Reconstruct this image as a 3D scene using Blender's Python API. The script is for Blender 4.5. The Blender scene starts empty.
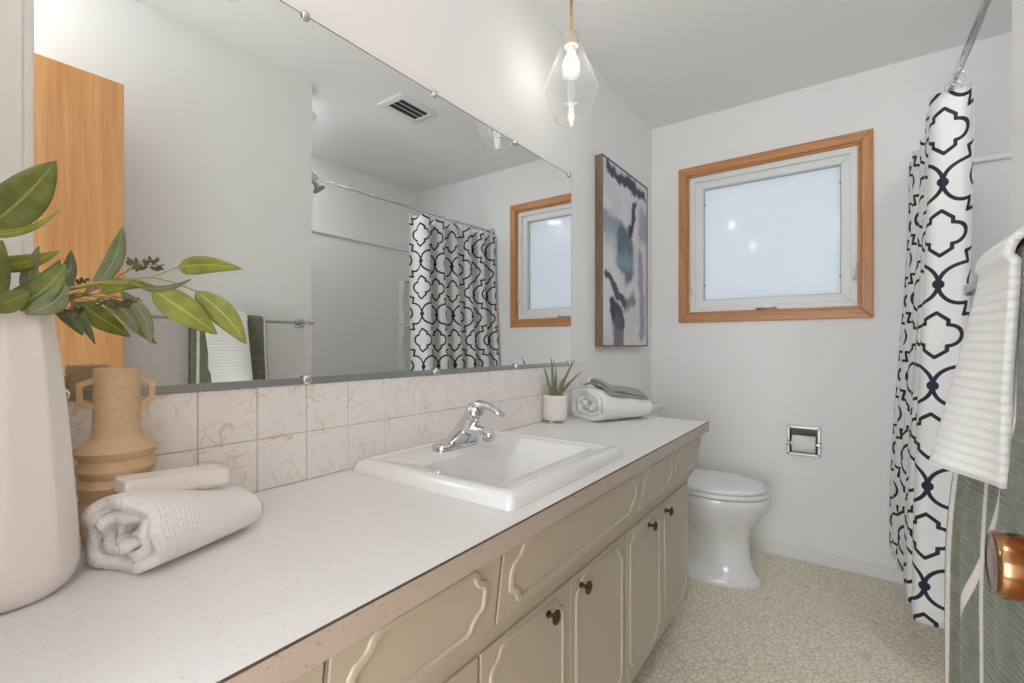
import bpy, bmesh, math, random
from mathutils import Vector, Matrix
random.seed(7)
PI = math.pi
S = bpy.context.scene
C = S.collection

# ------------------------------------------------------------------ camera, world, lights, exposure
FPX, YAW, HOR, EYE = 470.66, 0.6248, 345.36, 1.107
cam = bpy.data.objects.new('camera', bpy.data.cameras.new('camera'))
C.objects.link(cam)
cam.location = (0, 0, EYE)
cam.rotation_euler = (PI / 2, 0, YAW)
cam.data.sensor_width = 36
cam.data.lens = FPX / 1024 * 36
cam.data.shift_y = (HOR - 341.5) / 1024
cam.data.clip_start = 0.02
S.camera = cam
S.view_settings.view_transform = 'Standard'
S.view_settings.look = 'None'
S.view_settings.gamma = 1
S.view_settings.use_curve_mapping = False
S.view_settings.exposure = 0.06

ZC_ = 2.43
S.cycles.max_bounces = 16
S.cycles.diffuse_bounces = 14
S.cycles.glossy_bounces = 8
WORLD = (0.90, 0.95, 1.0)
world = bpy.data.worlds.new('overcast_sky')
S.world = world
world.use_nodes = True
world.node_tree.nodes['Background'].inputs[0].default_value = (*WORLD, 1)
world.node_tree.nodes['Background'].inputs[1].default_value = 1.55


def area(name, loc, rot, sx, sy, power, col):
    l = bpy.data.lights.new(name, 'AREA')
    l.shape = 'RECTANGLE'
    l.size, l.size_y, l.energy, l.color = sx, sy, power, col
    o = bpy.data.objects.new(name, l)
    C.objects.link(o)
    o.location, o.rotation_euler = loc, rot
    return o


# added fill light, unseen behind the camera, shining in through the open doorway
area('hall_fill', (-0.22, -1.25, 1.00), (PI / 2, 0, 0), 1.3, 1.4, 39, (0.87, 0.945, 1.0))
GLOBE_FILL = 9.0  # strength of the added globe fill
SHOWER_FILL = 56.0  # strength of the added fill over the tub
BULB = 16.0

# ------------------------------------------------------------------ helpers: node maths


class N:
    """A socket with arithmetic."""
    def __init__(s, nt, k):
        s.nt, s.k = nt, k

    def op(s, o, b=None, c=None, clamp=False):
        n = s.nt.nodes.new('ShaderNodeMath')
        n.operation = o
        n.use_clamp = clamp
        for i, v in enumerate((s, b, c)):
            if v is None:
                continue
            if isinstance(v, N):
                s.nt.links.new(v.k, n.inputs[i])
            else:
                n.inputs[i].default_value = v
        return N(s.nt, n.outputs[0])

    def __add__(s, b): return s.op('ADD', b)
    def __radd__(s, b): return s.op('ADD', b)
    def __sub__(s, b): return s.op('SUBTRACT', b)
    def __rsub__(s, b): return (s * -1) + b
    def __mul__(s, b): return s.op('MULTIPLY', b)
    def __rmul__(s, b): return s.op('MULTIPLY', b)
    def __truediv__(s, b): return s.op('DIVIDE', b)
    def min(s, b): return s.op('MINIMUM', b)
    def max(s, b): return s.op('MAXIMUM', b)
    def abs(s): return s.op('ABSOLUTE')
    def sqrt(s): return s.op('SQRT')
    def sin(s): return s.op('SINE')
    def gt(s, b): return s.op('GREATER_THAN', b)
    def lt(s, b): return s.op('LESS_THAN', b)
    def clamp(s): return s.op('ADD', 0.0, clamp=True)

    def ramp(s, a, b):
        """smooth step from 0 at a to 1 at b"""
        n = s.nt.nodes.new('ShaderNodeMapRange')
        n.interpolation_type = 'SMOOTHSTEP'
        s.nt.links.new(s.k, n.inputs[0])
        lo, hi = (a, b) if a < b else (b, a)
        n.inputs[1].default_value, n.inputs[2].default_value = lo, hi
        n.inputs[3].default_value, n.inputs[4].default_value = (0, 1) if a < b else (1, 0)
        return N(s.nt, n.outputs[0])


class MT:
    """Material under construction."""
    def __init__(s, name, base=(.8, .8, .8), rough=.5, metal=0.0, **kw):
        s.m = bpy.data.materials.new(name)
        s.m.use_nodes = True
        s.nt = s.m.node_tree
        s.b = s.nt.nodes['Principled BSDF']
        s.b.inputs['Base Color'].default_value = (*base, 1)
        s.b.inputs['Roughness'].default_value = rough
        s.b.inputs['Metallic'].default_value = metal
        for k, v in kw.items():
            s.b.inputs[k.replace('_', ' ')].default_value = v
        s.base = base

    def node(s, t, **kw):
        n = s.nt.nodes.new(t)
        for k, v in kw.items():
            setattr(n, k, v)
        return n

    def coord(s, kind='Object', scale=None):
        k = s.node('ShaderNodeTexCoord').outputs[kind]
        if scale:
            mp = s.node('ShaderNodeMapping')
            mp.inputs['Scale'].default_value = scale
            s.nt.links.new(k, mp.inputs[0])
            k = mp.outputs[0]
        return k

    def xyz(s, k):
        n = s.node('ShaderNodeSeparateXYZ')
        s.nt.links.new(k, n.inputs[0])
        return [N(s.nt, o) for o in n.outputs]

    def noise(s, k, scale=5, detail=3, rough=.5, dist=0.0, col=False):
        n = s.node('ShaderNodeTexNoise')
        n.inputs['Scale'].default_value = scale
        n.inputs['Detail'].default_value = detail
        n.inputs['Roughness'].default_value = rough
        n.inputs['Distortion'].default_value = dist
        s.nt.links.new(k, n.inputs['Vector'])
        return n.outputs['Color'] if col else N(s.nt, n.outputs[0])

    def voro(s, k, scale=5, feature='DISTANCE_TO_EDGE'):
        n = s.node('ShaderNodeTexVoronoi', feature=feature)
        n.inputs['Scale'].default_value = scale
        s.nt.links.new(k, n.inputs['Vector'])
        return N(s.nt, n.outputs['Distance'])

    def warp(s, k, scale, amount):
        c = s.noise(k, scale, 2, col=True)
        a = s.node('ShaderNodeVectorMath', operation='SCALE')
        s.nt.links.new(c, a.inputs[0])
        a.inputs[3].default_value = amount
        b = s.node('ShaderNodeVectorMath', operation='ADD')
        s.nt.links.new(k, b.inputs[0])
        s.nt.links.new(a.outputs[0], b.inputs[1])
        return b.outputs[0]

    def mix(s, f, a, b):
        n = s.node('ShaderNodeMix', data_type='RGBA')
        for i, v in ((0, f), (6, a), (7, b)):
            if isinstance(v, N):
                s.nt.links.new(v.k, n.inputs[i])
            elif isinstance(v, bpy.types.NodeSocket):
                s.nt.links.new(v, n.inputs[i])
            elif isinstance(v, (int, float)):
                n.inputs[i].default_value = v
            else:
                n.inputs[i].default_value = (*v, 1)
        return n.outputs[2]

    def color(s, k):
        s.nt.links.new(k, s.b.inputs['Base Color'])
        return s

    def bump(s, h, strength=.3, dist=.002):
        n = s.node('ShaderNodeBump')
        n.inputs['Strength'].default_value = strength
        n.inputs['Distance'].default_value = dist
        s.nt.links.new(h.k, n.inputs['Height'])
        s.nt.links.new(n.outputs[0], s.b.inputs['Normal'])
        return s


# ------------------------------------------------------------------ materials
def m_paint(name, col, rough=.6, s=260, b=.12):
    t = MT(name, col, rough)
    k = t.coord()
    t.bump(t.noise(k, s, 3), b, .001)
    return t.m


M = {}
M['wall'] = m_paint('wall_paint', (.86, .86, .855), .55)
M['ceiling'] = m_paint('ceiling_paint', (.87, .87, .865), .8, 160, .3)
M['trim'] = MT('white_trim_paint', (.80, .80, .79), .35).m
M['chrome'] = MT('chrome', (.72, .72, .73), .06, 1).m
M['satin'] = MT('satin_aluminium', (.52, .55, .58), .28, 1).m
M['steel'] = MT('brushed_steel', (.48, .48, .48), .35, 1).m
M['recess_shade'] = MT('recess_shade_steel', (.13, .13, .13), .45, .6).m  # dark tone paints in the shade inside the paper holder recess
M['gunmetal'] = MT('dark_chrome', (.22, .22, .22), .25, 1).m
M['brass'] = MT('brushed_brass', (.62, .45, .20), .3, 1).m
M['porcelain'] = MT('white_porcelain', (.79, .79, .795), .08, 0, Coat_Weight=.4, Coat_Roughness=.04).m
M['plastic'] = MT('white_plastic', (.80, .80, .80), .3).m
M['vinyl'] = MT('white_window_vinyl', (.80, .81, .81), .35).m
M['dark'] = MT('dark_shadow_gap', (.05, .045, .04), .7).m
M['slot'] = MT('dark_vent_interior', (.05, .05, .05), .8).m
M['cab'] = m_paint('cream_cabinet_paint', (.49, .435, .35), .42, 90, .08)
M['rubberw'] = MT('white_surround_acrylic', (.87, .87, .86), .25).m

t = MT('mirror_glass', (.86, .875, .86), 0.0, 1)
M['mirror'] = t.m

# frosted pane: diffuse daylight passes, lamps glint off its face
t = MT('frosted_glass')
nt = t.nt
tr = t.node('ShaderNodeBsdfTranslucent')
tr.inputs[0].default_value = (.86, .88, .90, 1)
gl = t.node('ShaderNodeBsdfGlossy')
gl.inputs['Roughness'].default_value = .06
fr = t.node('ShaderNodeFresnel')
fr.inputs[0].default_value = 1.40
mx = t.node('ShaderNodeMixShader')
nt.links.new(fr.outputs[0], mx.inputs[0])
nt.links.new(tr.outputs[0], mx.inputs[1])
nt.links.new(gl.outputs[0], mx.inputs[2])
nt.links.new(mx.outputs[0], nt.nodes['Material Output'].inputs[0])
M['pane'] = t.m

# thin clear glass of the pendants
t = MT('clear_lamp_glass')
nt = t.nt
tp = t.node('ShaderNodeBsdfTransparent')
tp.inputs[0].default_value = (.97, .97, .97, 1)
gl = t.node('ShaderNodeBsdfGlossy')
gl.inputs['Roughness'].default_value = .02
lw = t.node('ShaderNodeLayerWeight')
lw.inputs[0].default_value = .22
f = N(nt, lw.outputs['Facing'])
f = f.op('POWER', 2.0) * .9 + .05
df = t.node('ShaderNodeBsdfDiffuse')
df.inputs[0].default_value = (.97, .97, .97, 1)
m2 = t.node('ShaderNodeMixShader')
m2.inputs[0].default_value = .5
nt.links.new(gl.outputs[0], m2.inputs[1])
nt.links.new(df.outputs[0], m2.inputs[2])
mx = t.node('ShaderNodeMixShader')
nt.links.new(f.k, mx.inputs[0])
nt.links.new(tp.outputs[0], mx.inputs[1])
nt.links.new(m2.outputs[0], mx.inputs[2])
nt.links.new(mx.outputs[0], nt.nodes['Material Output'].inputs[0])
M['lampglass'] = t.m

t = MT('glowing_bulb', (1, 1, 1))
t.b.inputs['Emission Color'].default_value = (1, .95, .88, 1)
t.b.inputs['Emission Strength'].default_value = BULB
M['bulb'] = t.m
M['socket'] = MT('pale_beige_socket', (.62, .52, .44), .5).m


def m_wood(name, c1, c2, scale=(40, 40, 2.5), rough=.35, stretch=6):
    t = MT(name, c1, rough)
    k = t.coord('Object', scale)
    w = t.warp(k, 1.5, .5)
    a = t.noise(w, 1.0, 5, .6)
    b = t.noise(w, 4.5, 3, .6)
    g = (a * .7 + b * .3).ramp(.32, .68)
    t.color(t.mix(g, c1, c2))
    t.bump(g, .08, .001)
    return t.m


M['oakv'] = m_wood('oak_casing_upright', (.46, .19, .07), (.64, .315, .13), (55, 55, 3))
M['oakh'] = m_wood('oak_casing_level', (.46, .19, .07), (.64, .315, .13), (3, 55, 55))
M['door'] = m_wood('varnished_mahogany_door', (.55, .25, .09), (.70, .37, .15), (45, 45, 1.6), .3)
M['walnut'] = m_wood('walnut_frame', (.13, .08, .05), (.25, .165, .11), (70, 70, 4), .5)
t = MT('knob_bronze', (.46, .21, .075), .16, 1)
k = t.coord()
t.color(t.mix(t.noise(k, 55, 4).ramp(.35, .7), (.40, .215, .105), (.25, .125, .06)))
M['bronze'] = t.m
M['antique'] = MT('antique_brass_knob', (.14, .105, .065), .35, 1).m

# floor: cushioned sheet vinyl, pebbled cream and tan
t = MT('sheet_vinyl_floor', (.6, .55, .45), .42)
k = t.coord()
w = t.warp(k, 22, .02)
v = t.voro(w, 46)
v2 = t.voro(t.warp(k, 40, .012), 95)
a = v.ramp(.02, .16)
b = t.noise(k, 26, 4)
c1 = t.mix(b.ramp(.35, .65), (.82, .755, .62), (.88, .82, .70))
c2 = t.mix(v2.ramp(.0, .12) * .18, (.62, .54, .40), (.80, .735, .61))
t.color(t.mix(a, c2, c1))
t.bump(a, .2, .001)
M['floor'] = t.m

# laminate counter: white with fine dark threads
def m_counter(name, base, thread, amt):
    t = MT(name, base, .32)
    k = t.coord()
    w = t.warp(k, 60, .02)
    n1 = t.noise(w, 240, 2)
    lines = (t.noise(w, 95, 1) - .5).abs().ramp(.030, .008)
    mask = t.noise(k, 120, 2).ramp(.50, .62)
    fleck = n1.ramp(.66, .74)
    f = (lines * mask * .55 + fleck * .55).clamp() * amt
    t.color(t.mix(f, base, thread))
    return t.m


M['counter'] = m_counter('speckled_white_laminate', (.80, .795, .79), (.45, .40, .38), .5)
M['counter_edge'] = m_counter('speckled_edge_laminate', (.50, .43, .37), (.22, .165, .135), .9)
M['seam'] = MT('brown_laminate_seam', (.10, .06, .04), .6).m

# tiles: cream glaze with gold twig squiggles
t = MT('gold_twig_tile', (.8, .74, .69), .16)
k = t.coord()
w = t.warp(k, 16, .05)
v = t.voro(w, 30)
line = v.ramp(.040, .010)
mask = t.noise(k, 24, 2).ramp(.46, .58)
v2 = t.voro(t.warp(k, 20, .04), 52)
line2 = v2.ramp(.05, .01) * t.noise(k, 33, 2).ramp(.50, .62)
f = (line * mask).max(line2 * .8)
t.color(t.mix(f * .60, (.845, .815, .795), (.66, .52, .30)))
t.bump(f, .3, .001)
M['tile'] = t.m
M['grout'] = MT('grey_grout', (.48, .45, .42), .9).m


def m_terry(name, col, per_u, per_v, amp=.5, dist=.004, col2=None):
    """ribbed or waffled terry; UV in metres"""
    t = MT(name, col, .95, 0, Sheen_Weight=.25, Sheen_Roughness=.5)
    u = t.coord('UV')
    x, y, _ = t.xyz(u)
    h = None
    if per_u:
        h = (x * (2 * PI / per_u)).sin() * .5 + .5
    if per_v:
        hv = (y * (2 * PI / per_v)).sin() * .5 + .5
        h = hv if h is None else h * hv
    nz = t.noise(t.coord('Object'), 420, 3)
    hh = nz * .45 if h is None else h + nz * .35
    t.bump(hh, amp, dist)
    return t


M['ribtowel'] = m_terry('white_ribbed_terry', (.78, .765, .75), None, .0130, .55, .004).m
M['waffle'] = m_terry('white_waffle_terry', (.83, .81, .79), .0065, .0065, .55, .002).m
M['terry'] = m_terry('white_plain_terry', (.80, .80, .79), None, None, .8, .004).m
M['sage'] = m_terry('sage_green_cloth', (.30, .325, .265), .004, .004, .5, .002).m

# green bath towel: cream stripes running down it; UV = (metres across, metres down)
t = MT('green_striped_terry', (.2, .23, .15), .95, 0, Sheen_Weight=.2)
x, y, _ = t.xyz(t.coord('UV'))
nz = t.noise(t.coord('Object'), 380, 3)
st = None
for pos, wd in ((.020, .0055), (.285, .0050), (.150, .0050)):
    a = ((x - pos).abs() + (nz - .5) * .003).ramp(wd + .0012, wd - .0012)
    st = a if st is None else st.max(a)
dg = (x - .062 - (y - .26).max(0.0) * .42).abs()
st = st.max((dg + (nz - .5) * .003).ramp(.0075, .0055))
gcol = t.mix(t.noise(t.coord('Object'), 60, 3).ramp(.3, .7), (.135, .155, .105), (.185, .205, .145))
t.color(t.mix(st, gcol, (.74, .69, .63)))
rib = (y * (2 * PI / .009) + (nz * 2.0)).sin() * .5 + .5
t.bump(rib * .8 + nz * .6, .8, .003)
M['green'] = t.m

# curtain: navy quatrefoil trellis on white; UV in metres of cloth
t = MT('trellis_curtain_cloth', (.8, .8, .8), .75)
x0, y0, _ = t.xyz(t.coord('UV'))
A, B = .142, .168
x = x0.op('PINGPONG', A)
y = y0.op('PINGPONG', B)


def seg(x, y, x1, y1, x2, y2):
    dx, dy = x2 - x1, y2 - y1
    l2 = dx * dx + dy * dy
    h = (((x - x1) * dx + (y - y1) * dy) / l2).clamp()
    ex = x - x1 - h * dx
    ey = y - y1 - h * dy
    return (ex * ex + ey * ey).sqrt()


def arc(x, y, cx, cy, r, side):
    ex, ey = x - cx, y - cy
    d = ((ex * ex + ey * ey).sqrt() - r).abs()
    off = ex.lt(0.0) if side > 0 else ex.gt(0.0)
    return d + off * 9.0


r = .46 * A
d = arc(x, y, r, B, r, -1).min(arc(x, y, A - r, 0, r, 1))
d = d.min(seg(x, y, r, B - r, A / 2 + .004, B - r)).min(seg(x, y, A / 2 + .004, B - r, A / 2 + .004 - .008, r))
d = d.min(seg(x, y, A / 2 - .004, r, A - r, r))
for (px_, py_) in ((x, y), (A - x, B - y)):
    q = arc(px_, py_, .21 * A, 0, .205 * B, 1)
    q = q.min(seg(px_, py_, .21 * A, .205 * B, .21 * A, .30 * B)).min(seg(px_, py_, .21 * A, .30 * B, 0, .44 * B))
    d = d.min(q)
node = ((x * x + (y - B) * (y - B)).sqrt()).min((((x - A) * (x - A)) + y * y).sqrt()) - .010
d = d.min(node)
t.color(t.mix(d.ramp(.0066, .0050), (.80, .795, .79), (.014, .016, .035)))
t.bump(t.noise(t.coord('Object'), 600, 2), .15, .001)
M['curtain'] = t.m

# abstract painting, in the canvas's own (across, down) coordinates
t = MT('abstract_paint', (.8, .8, .82), .6)
ko = t.coord()
kw = t.warp(ko, 9, .10)
_, yy, zz = t.xyz(kw)
PW, PH = .604, .912
s_ = (yy - .10) / PW
t_ = 1.0 - (zz - .10) / PH
n1 = t.noise(ko, 7, 5, .6)
n2 = t.noise(ko, 26, 4, .6)
col = t.mix(n1.ramp(.4, .7), (.74, .72, .74), (.62, .63, .69))


def stroke(col, pts, w, c, soft=.02, op=1.0, asp=PH / PW):
    dd = None
    for (a, b), (c2, d2) in zip(pts[:-1], pts[1:]):
        q = seg(s_, t_ * asp, a, b * asp, c2, d2 * asp)
        dd = q if dd is None else dd.min(q)
    f = (dd + (n2 - .5) * .08).ramp(w + soft, w - soft) * op
    return t.mix(f, col, c)


col = stroke(col, [(.05, .12), (.3, .2)], .09, (.60, .62, .70), .06, .7)
col = stroke(col, [(.04, .33), (.40, .36)], .09, (.24, .29, .40), .04, .85)
col = stroke(col, [(.15, .42), (.30, .44)], .07, (.42, .52, .50), .05, .8)
col = stroke(col, [(.92, .22), (.88, .30)], .10, (.27, .33, .44), .05, .8)
col = stroke(col, [(.46, .43), (.49, .53)], .17, (.095, .16, .215), .04, .95)
col = stroke(col, [(.33, .515), (.58, .51)], .06, (.26, .37, .46), .05, .8)
col = stroke(col, [(.80, .45), (.84, .62), (.87, .80), (.85, .93)], .065, (.25, .30, .40), .03, .85)
col = stroke(col, [(.10, .60), (.38, .62)], .07, (.74, .74, .75), .04, .9)
col = stroke(col, [(.50, .78), (.58, .92)], .12, (.66, .64, .66), .06, .8)
col = stroke(col, [(.52, .755), (.66, .72)], .05, (.16, .20, .18), .03, .85)
col = stroke(col, [(.12, .62), (.28, .70), (.44, .77)], .045, (.035, .045, .075), .02, .95)
col = stroke(col, [(.22, .80), (.36, .86)], .085, (.022, .028, .045), .02, .97)
col = stroke(col, [(.30, .89), (.34, .99)], .10, (.10, .115, .145), .03, .85)
col = stroke(col, [(.67, .16), (.65, .26), (.58, .34)], .048, (.022, .03, .06), .02, .97)
col = stroke(col, [(.10, .035), (.45, .065), (.90, .065)], .048, (.03, .045, .085), .02, .97)
t.color(col)
M['painting'] = t.m
M['canvas'] = MT('raw_canvas_edge', (.10, .08, .06), .7).m


def m_leaf(name, c1, c2):
    t = MT(name, c1, .5)
    x, y, _ = t.xyz(t.coord('UV'))
    v = (x - .5).abs()
    rib = v.ramp(.035, .012)
    side = ((y * 70.0 - v * 60.0).sin() * .5 + .5) * .12
    nz = t.noise(t.coord(), 45, 3)
    c = t.mix((nz.ramp(.35, .65) * .7 + side).clamp(), c1, c2)
    t.color(t.mix(rib * .55, c, tuple(min(1, q * 1.9 + .03) for q in c2)))
    t.b.inputs['Subsurface Weight'].default_value = 0
    return t.m


M['leaf_olive'] = m_leaf('olive_leaf', (.235, .27, .045), (.35, .375, .085))
M['leaf_green'] = m_leaf('deep_green_leaf', (.105, .14, .028), (.20, .235, .06))
M['leaf_grey'] = m_leaf('grey_green_leaf', (.175, .215, .11), (.26, .305, .175))
M['stem'] = MT('yellow_green_stem', (.42, .38, .12), .6).m
M['twig'] = MT('brown_twig', (.33, .20, .09), .7).m
M['seed'] = MT('brown_seed', (.16, .135, .06), .7).m
M['aloe'] = m_leaf('aloe_leaf', (.15, .19, .10), (.24, .285, .16))
M['soil'] = MT('dark_soil', (.07, .055, .04), .95).m
M['vase'] = MT('white_glazed_stoneware', (.80, .775, .76), .22).m
t = MT('sandy_beige_clay', (.60, .45, .32), .8)
k = t.coord()
t.color(t.mix(t.noise(k, 120, 3).ramp(.45, .8), (.60, .43, .27), (.52, .365, .22)))
t.bump(t.noise(k, 300, 3), .25, .001)
M['clay'] = t.m
M['pot'] = MT('matt_white_pot', (.78, .745, .73), .55).m
M['paper'] = MT('soap_wrapper_paper', (.80, .755, .71), .45).m
t = MT('tissue_paper', (.82, .815, .80), .9)
M['tissue'] = t.bump(t.noise(t.coord(), 300, 3), .2, .001).m

# ------------------------------------------------------------------ helpers: objects and meshes


def lab(o, label=None, cat=None, group=None, kind=None):
    if label: o['label'] = label
    if cat: o['category'] = cat
    if group: o['group'] = group
    if kind: o['kind'] = kind
    return o


def wpos(o):
    p = Vector((0, 0, 0))
    while o is not None:
        p += o.location
        o = o.parent
    return p


def thing(name, loc, label, cat, group=None):
    o = bpy.data.objects.new(name, None)
    o.empty_display_size = .05
    C.objects.link(o)
    o.location = loc
    return lab(o, label, cat, group)


def obj(name, bm, mat, parent=None, loc=None, smooth=False, bevel=0, seg_=2, subsurf=0, solid=0, auto=None, soff=0):
    """links a mesh written in world coordinates as ONE object; its origin is at the parent's base or at loc"""
    org = wpos(parent) if parent else Vector(loc or (0, 0, 0))
    bmesh.ops.recalc_face_normals(bm, faces=bm.faces)
    bmesh.ops.translate(bm, verts=bm.verts, vec=-org)
    me = bpy.data.meshes.new(name)
    bm.to_mesh(me)
    bm.free()
    for m in (mat if isinstance(mat, (list, tuple)) else [mat]):
        me.materials.append(m)
    o = bpy.data.objects.new(name, me)
    C.objects.link(o)
    if parent:
        o.parent = parent
    else:
        o.location = org
    if smooth or auto:
        for p in me.polygons:
            p.use_smooth = True
        if auto:
            me.set_sharp_from_angle(angle=math.radians(auto))
    if solid:
        md = o.modifiers.new('solidify', 'SOLIDIFY')
        md.thickness = solid
        md.offset = soff
    if bevel:
        md = o.modifiers.new('bevel', 'BEVEL')
        md.width = bevel
        md.segments = seg_
        md.limit_method = 'ANGLE'
    if subsurf:
        md = o.modifiers.new('subsurf', 'SUBSURF')
        md.levels = md.render_levels = subsurf
    return o


def nb(): return bmesh.new()


def box(bm, x0, x1, y0, y1, z0, z1, mi=0):
    v = [bm.verts.new((x, y, z)) for x in (x0, x1) for y in (y0, y1) for z in (z0, z1)]
    for f in ((0, 1, 3, 2), (4, 6, 7, 5), (0, 4, 5, 1), (2, 3, 7, 6), (0, 2, 6, 4), (1, 5, 7, 3)):
        bm.faces.new([v[i] for i in f]).material_index = mi
    return bm


def prism(bm, prof, y0, y1, mi=0):
    """profile in (x, z) drawn out along y"""
    a = [bm.verts.new((x, y0, z)) for x, z in prof]
    b = [bm.verts.new((x, y1, z)) for x, z in prof]
    n = len(prof)
    bm.faces.new(a).material_index = mi
    bm.faces.new(b[::-1]).material_index = mi
    for i in range(n):
        bm.faces.new((a[i], b[i], b[(i + 1) % n], a[(i + 1) % n])).material_index = mi
    return bm


def frame_for(ax):
    ax = Vector(ax).normalized()
    up = Vector((0, 0, 1)) if abs(ax.z) < .9 else Vector((1, 0, 0))
    a = ax.cross(up).normalized()
    return ax, a, ax.cross(a).normalized()


def lathe(bm, prof, org=(0, 0, 0), axis=(0, 0, 1), n=40, cap0=True, cap1=True, mi=0, fac=None):
    """profile of (radius, distance along axis)"""
    ax, a, b = frame_for(axis)
    org = Vector(org)
    rings = []
    for r, h in prof:
        ring = []
        for i in range(n):
            q = 2 * PI * i / n
            rr = r * (fac(q, h) if fac else 1)
            ring.append(bm.verts.new(org + ax * h + (a * math.cos(q) + b * math.sin(q)) * rr))
        rings.append(ring)
    return skin(bm, rings, cap0, cap1, mi)


def skin(bm, rings, cap0=True, cap1=True, mi=0, closed=True):
    for p, q in zip(rings[:-1], rings[1:]):
        n = len(p)
        for i in range(n if closed else n - 1):
            j = (i + 1) % n
            bm.faces.new((p[i], p[j], q[j], q[i])).material_index = mi
    if cap0: bm.faces.new(rings[0][::-1]).material_index = mi
    if cap1: bm.faces.new(rings[-1]).material_index = mi
    return bm


def loft(bm, rings, cap0=True, cap1=True, mi=0):
    return skin(bm, [[bm.verts.new(p) for p in r] for r in rings], cap0, cap1, mi)


def tube(bm, pts, r, n=12, caps=True, mi=0):
    pts = [Vector(p) for p in pts]
    rs = r if isinstance(r, (list, tuple)) else [r] * len(pts)
    rings = []
    prev = None
    for i, p in enumerate(pts):
        tn = (pts[min(i + 1, len(pts) - 1)] - pts[max(i - 1, 0)]).normalized()
        if prev is None:
            _, a, b = frame_for(tn)
        else:
            a = (prev - tn * prev.dot(tn)).normalized()
            b = tn.cross(a)
        prev = a
        rings.append([bm.verts.new(p + (a * math.cos(2 * PI * k / n) + b * math.sin(2 * PI * k / n)) * rs[i]) for k in range(n)])
    return skin(bm, rings, caps, caps, mi)


def torus(bm, org, axis, R, r, n=24, m=8, mi=0):
    ax, a, b = frame_for(axis)
    org = Vector(org)
    rings = []
    for i in range(n):
        q = 2 * PI * i / n
        d_ = a * math.cos(q) + b * math.sin(q)
        rings.append([bm.verts.new(org + d_ * (R + r * math.cos(2 * PI * k / m)) + ax * r * math.sin(2 * PI * k / m)) for k in range(m)])
    rings.append(rings[0])
    return skin(bm, rings, False, False, mi)


def grid(bm, nu, nv, fn, uv=None, mi=0):
    """surface fn(i/nu, j/nv) -> point; uv(i/nu, j/nv) -> texture metres"""
    V = [[bm.verts.new(fn(i / nu, j / nv)) for j in range(nv + 1)] for i in range(nu + 1)]
    lay = bm.loops.layers.uv.verify() if uv else None
    for i in range(nu):
        for j in range(nv):
            f = bm.faces.new((V[i][j], V[i + 1][j], V[i + 1][j + 1], V[i][j + 1]))
            f.material_index = mi
            if lay:
                for l, (a, b) in zip(f.loops, ((i, j), (i + 1, j), (i + 1, j + 1), (i, j + 1))):
                    l[lay].uv = uv(a / nu, b / nv)
    return bm


def rrect(x0, x1, y0, y1, z, r, n=6):
    pts = []
    for cx, cy, a0 in ((x1 - r, y1 - r, 0), (x0 + r, y1 - r, 90), (x0 + r, y0 + r, 180), (x1 - r, y0 + r, 270)):
        for k in range(n + 1):
            q = math.radians(a0 + 90 * k / n)
            pts.append((cx + r * math.cos(q), cy + r * math.sin(q), z))
    return pts


def lerp(a, b, t): return a + (b - a) * t
def smooth(t): t = max(0, min(1, t)); return t * t * (3 - 2 * t)


def copy_tree(root, delta, label=None):
    r = root.copy()
    C.objects.link(r)
    r.location = Vector(root.location) + Vector(delta)
    if label: r['label'] = label
    for ch in list(root.children):
        c = ch.copy()
        C.objects.link(c)
        c.parent = r
        for g in list(ch.children):
            d_ = g.copy()
            C.objects.link(d_)
            d_.parent = c
    return r


CY, SY = math.cos(YAW), math.sin(YAW)


def at(u, v, x=None, y=None, z=None):
    """the point of the room that a measured image point stands for, on the plane x, y or z = const"""
    q = (u - 512) / FPX
    d_ = Vector((CY * q - SY, SY * q + CY, -(v - HOR) / FPX))
    k = x / d_.x if x is not None else y / d_.y if y is not None else (z - EYE) / d_.z
    return Vector((0, 0, EYE)) + d_ * k


# ------------------------------------------------------------------ the room
XL, XR, XB = -.9924, .2607, 1.0655
YN, YC, YF = -.06, 1.3492, 2.8404
ZC = 2.4292
CT = .8066                                       # counter top


def struct(name, bm, mat, label=None, **kw):
    o = obj(name, bm, mat, **kw)
    return lab(o, label, None, None, 'structure')


struct('floor', box(nb(), XL - .1, XB + .1, -1.9, YF + .1, -.06, 0), M['floor'], 'beige pebbled sheet vinyl floor')
struct('ceiling', box(nb(), XL - .1, XB + .1, YN - .12, YF + .1, ZC, ZC + .06), M['ceiling'], 'flat white painted ceiling')
struct('wall_left', box(nb(), XL - .1, XL, YN - .12, YF, 0, ZC), M['wall'], 'white wall carrying the long mirror')
# far wall with its window opening
WX0, WX1, WZ0, WZ1 = -.788, .034, 1.294, 2.104
bm = nb()
box(bm, XL - .1, WX0, YF, YF + .12, 0, ZC)
box(bm, WX1, XB + .1, YF, YF + .12, 0, ZC)
box(bm, WX0, WX1, YF, YF + .12, 0, WZ0)
box(bm, WX0, WX1, YF, YF + .12, WZ1, ZC)
bmesh.ops.remove_doubles(bm, verts=bm.verts, dist=1e-5)
struct('wall_far', bm, M['wall'], 'white wall with the wood framed window')
bm = nb()
prism_pts = [(XR, YN), (XR, YC), (XB + .1, YC), (XB + .1, YC - .1), (XR + .1, YC - .1), (XR + .1, YN)]
a_ = [bm.verts.new((x, y, 0)) for x, y in prism_pts]
b_ = [bm.verts.new((x, y, ZC)) for x, y in prism_pts]
bm.faces.new(a_); bm.faces.new(b_[::-1])
for i in range(6):
    bm.faces.new((a_[i], b_[i], b_[(i + 1) % 6], a_[(i + 1) % 6]))
struct('wall_right', bm, M['wall'], 'white wall behind the hanging towels, ending at the tub')
struct('wall_alcove', box(nb(), XB, XB + .1, YC, YF, 0, ZC), M['wall'], 'white wall along the back of the tub')
bm = nb()
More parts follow.
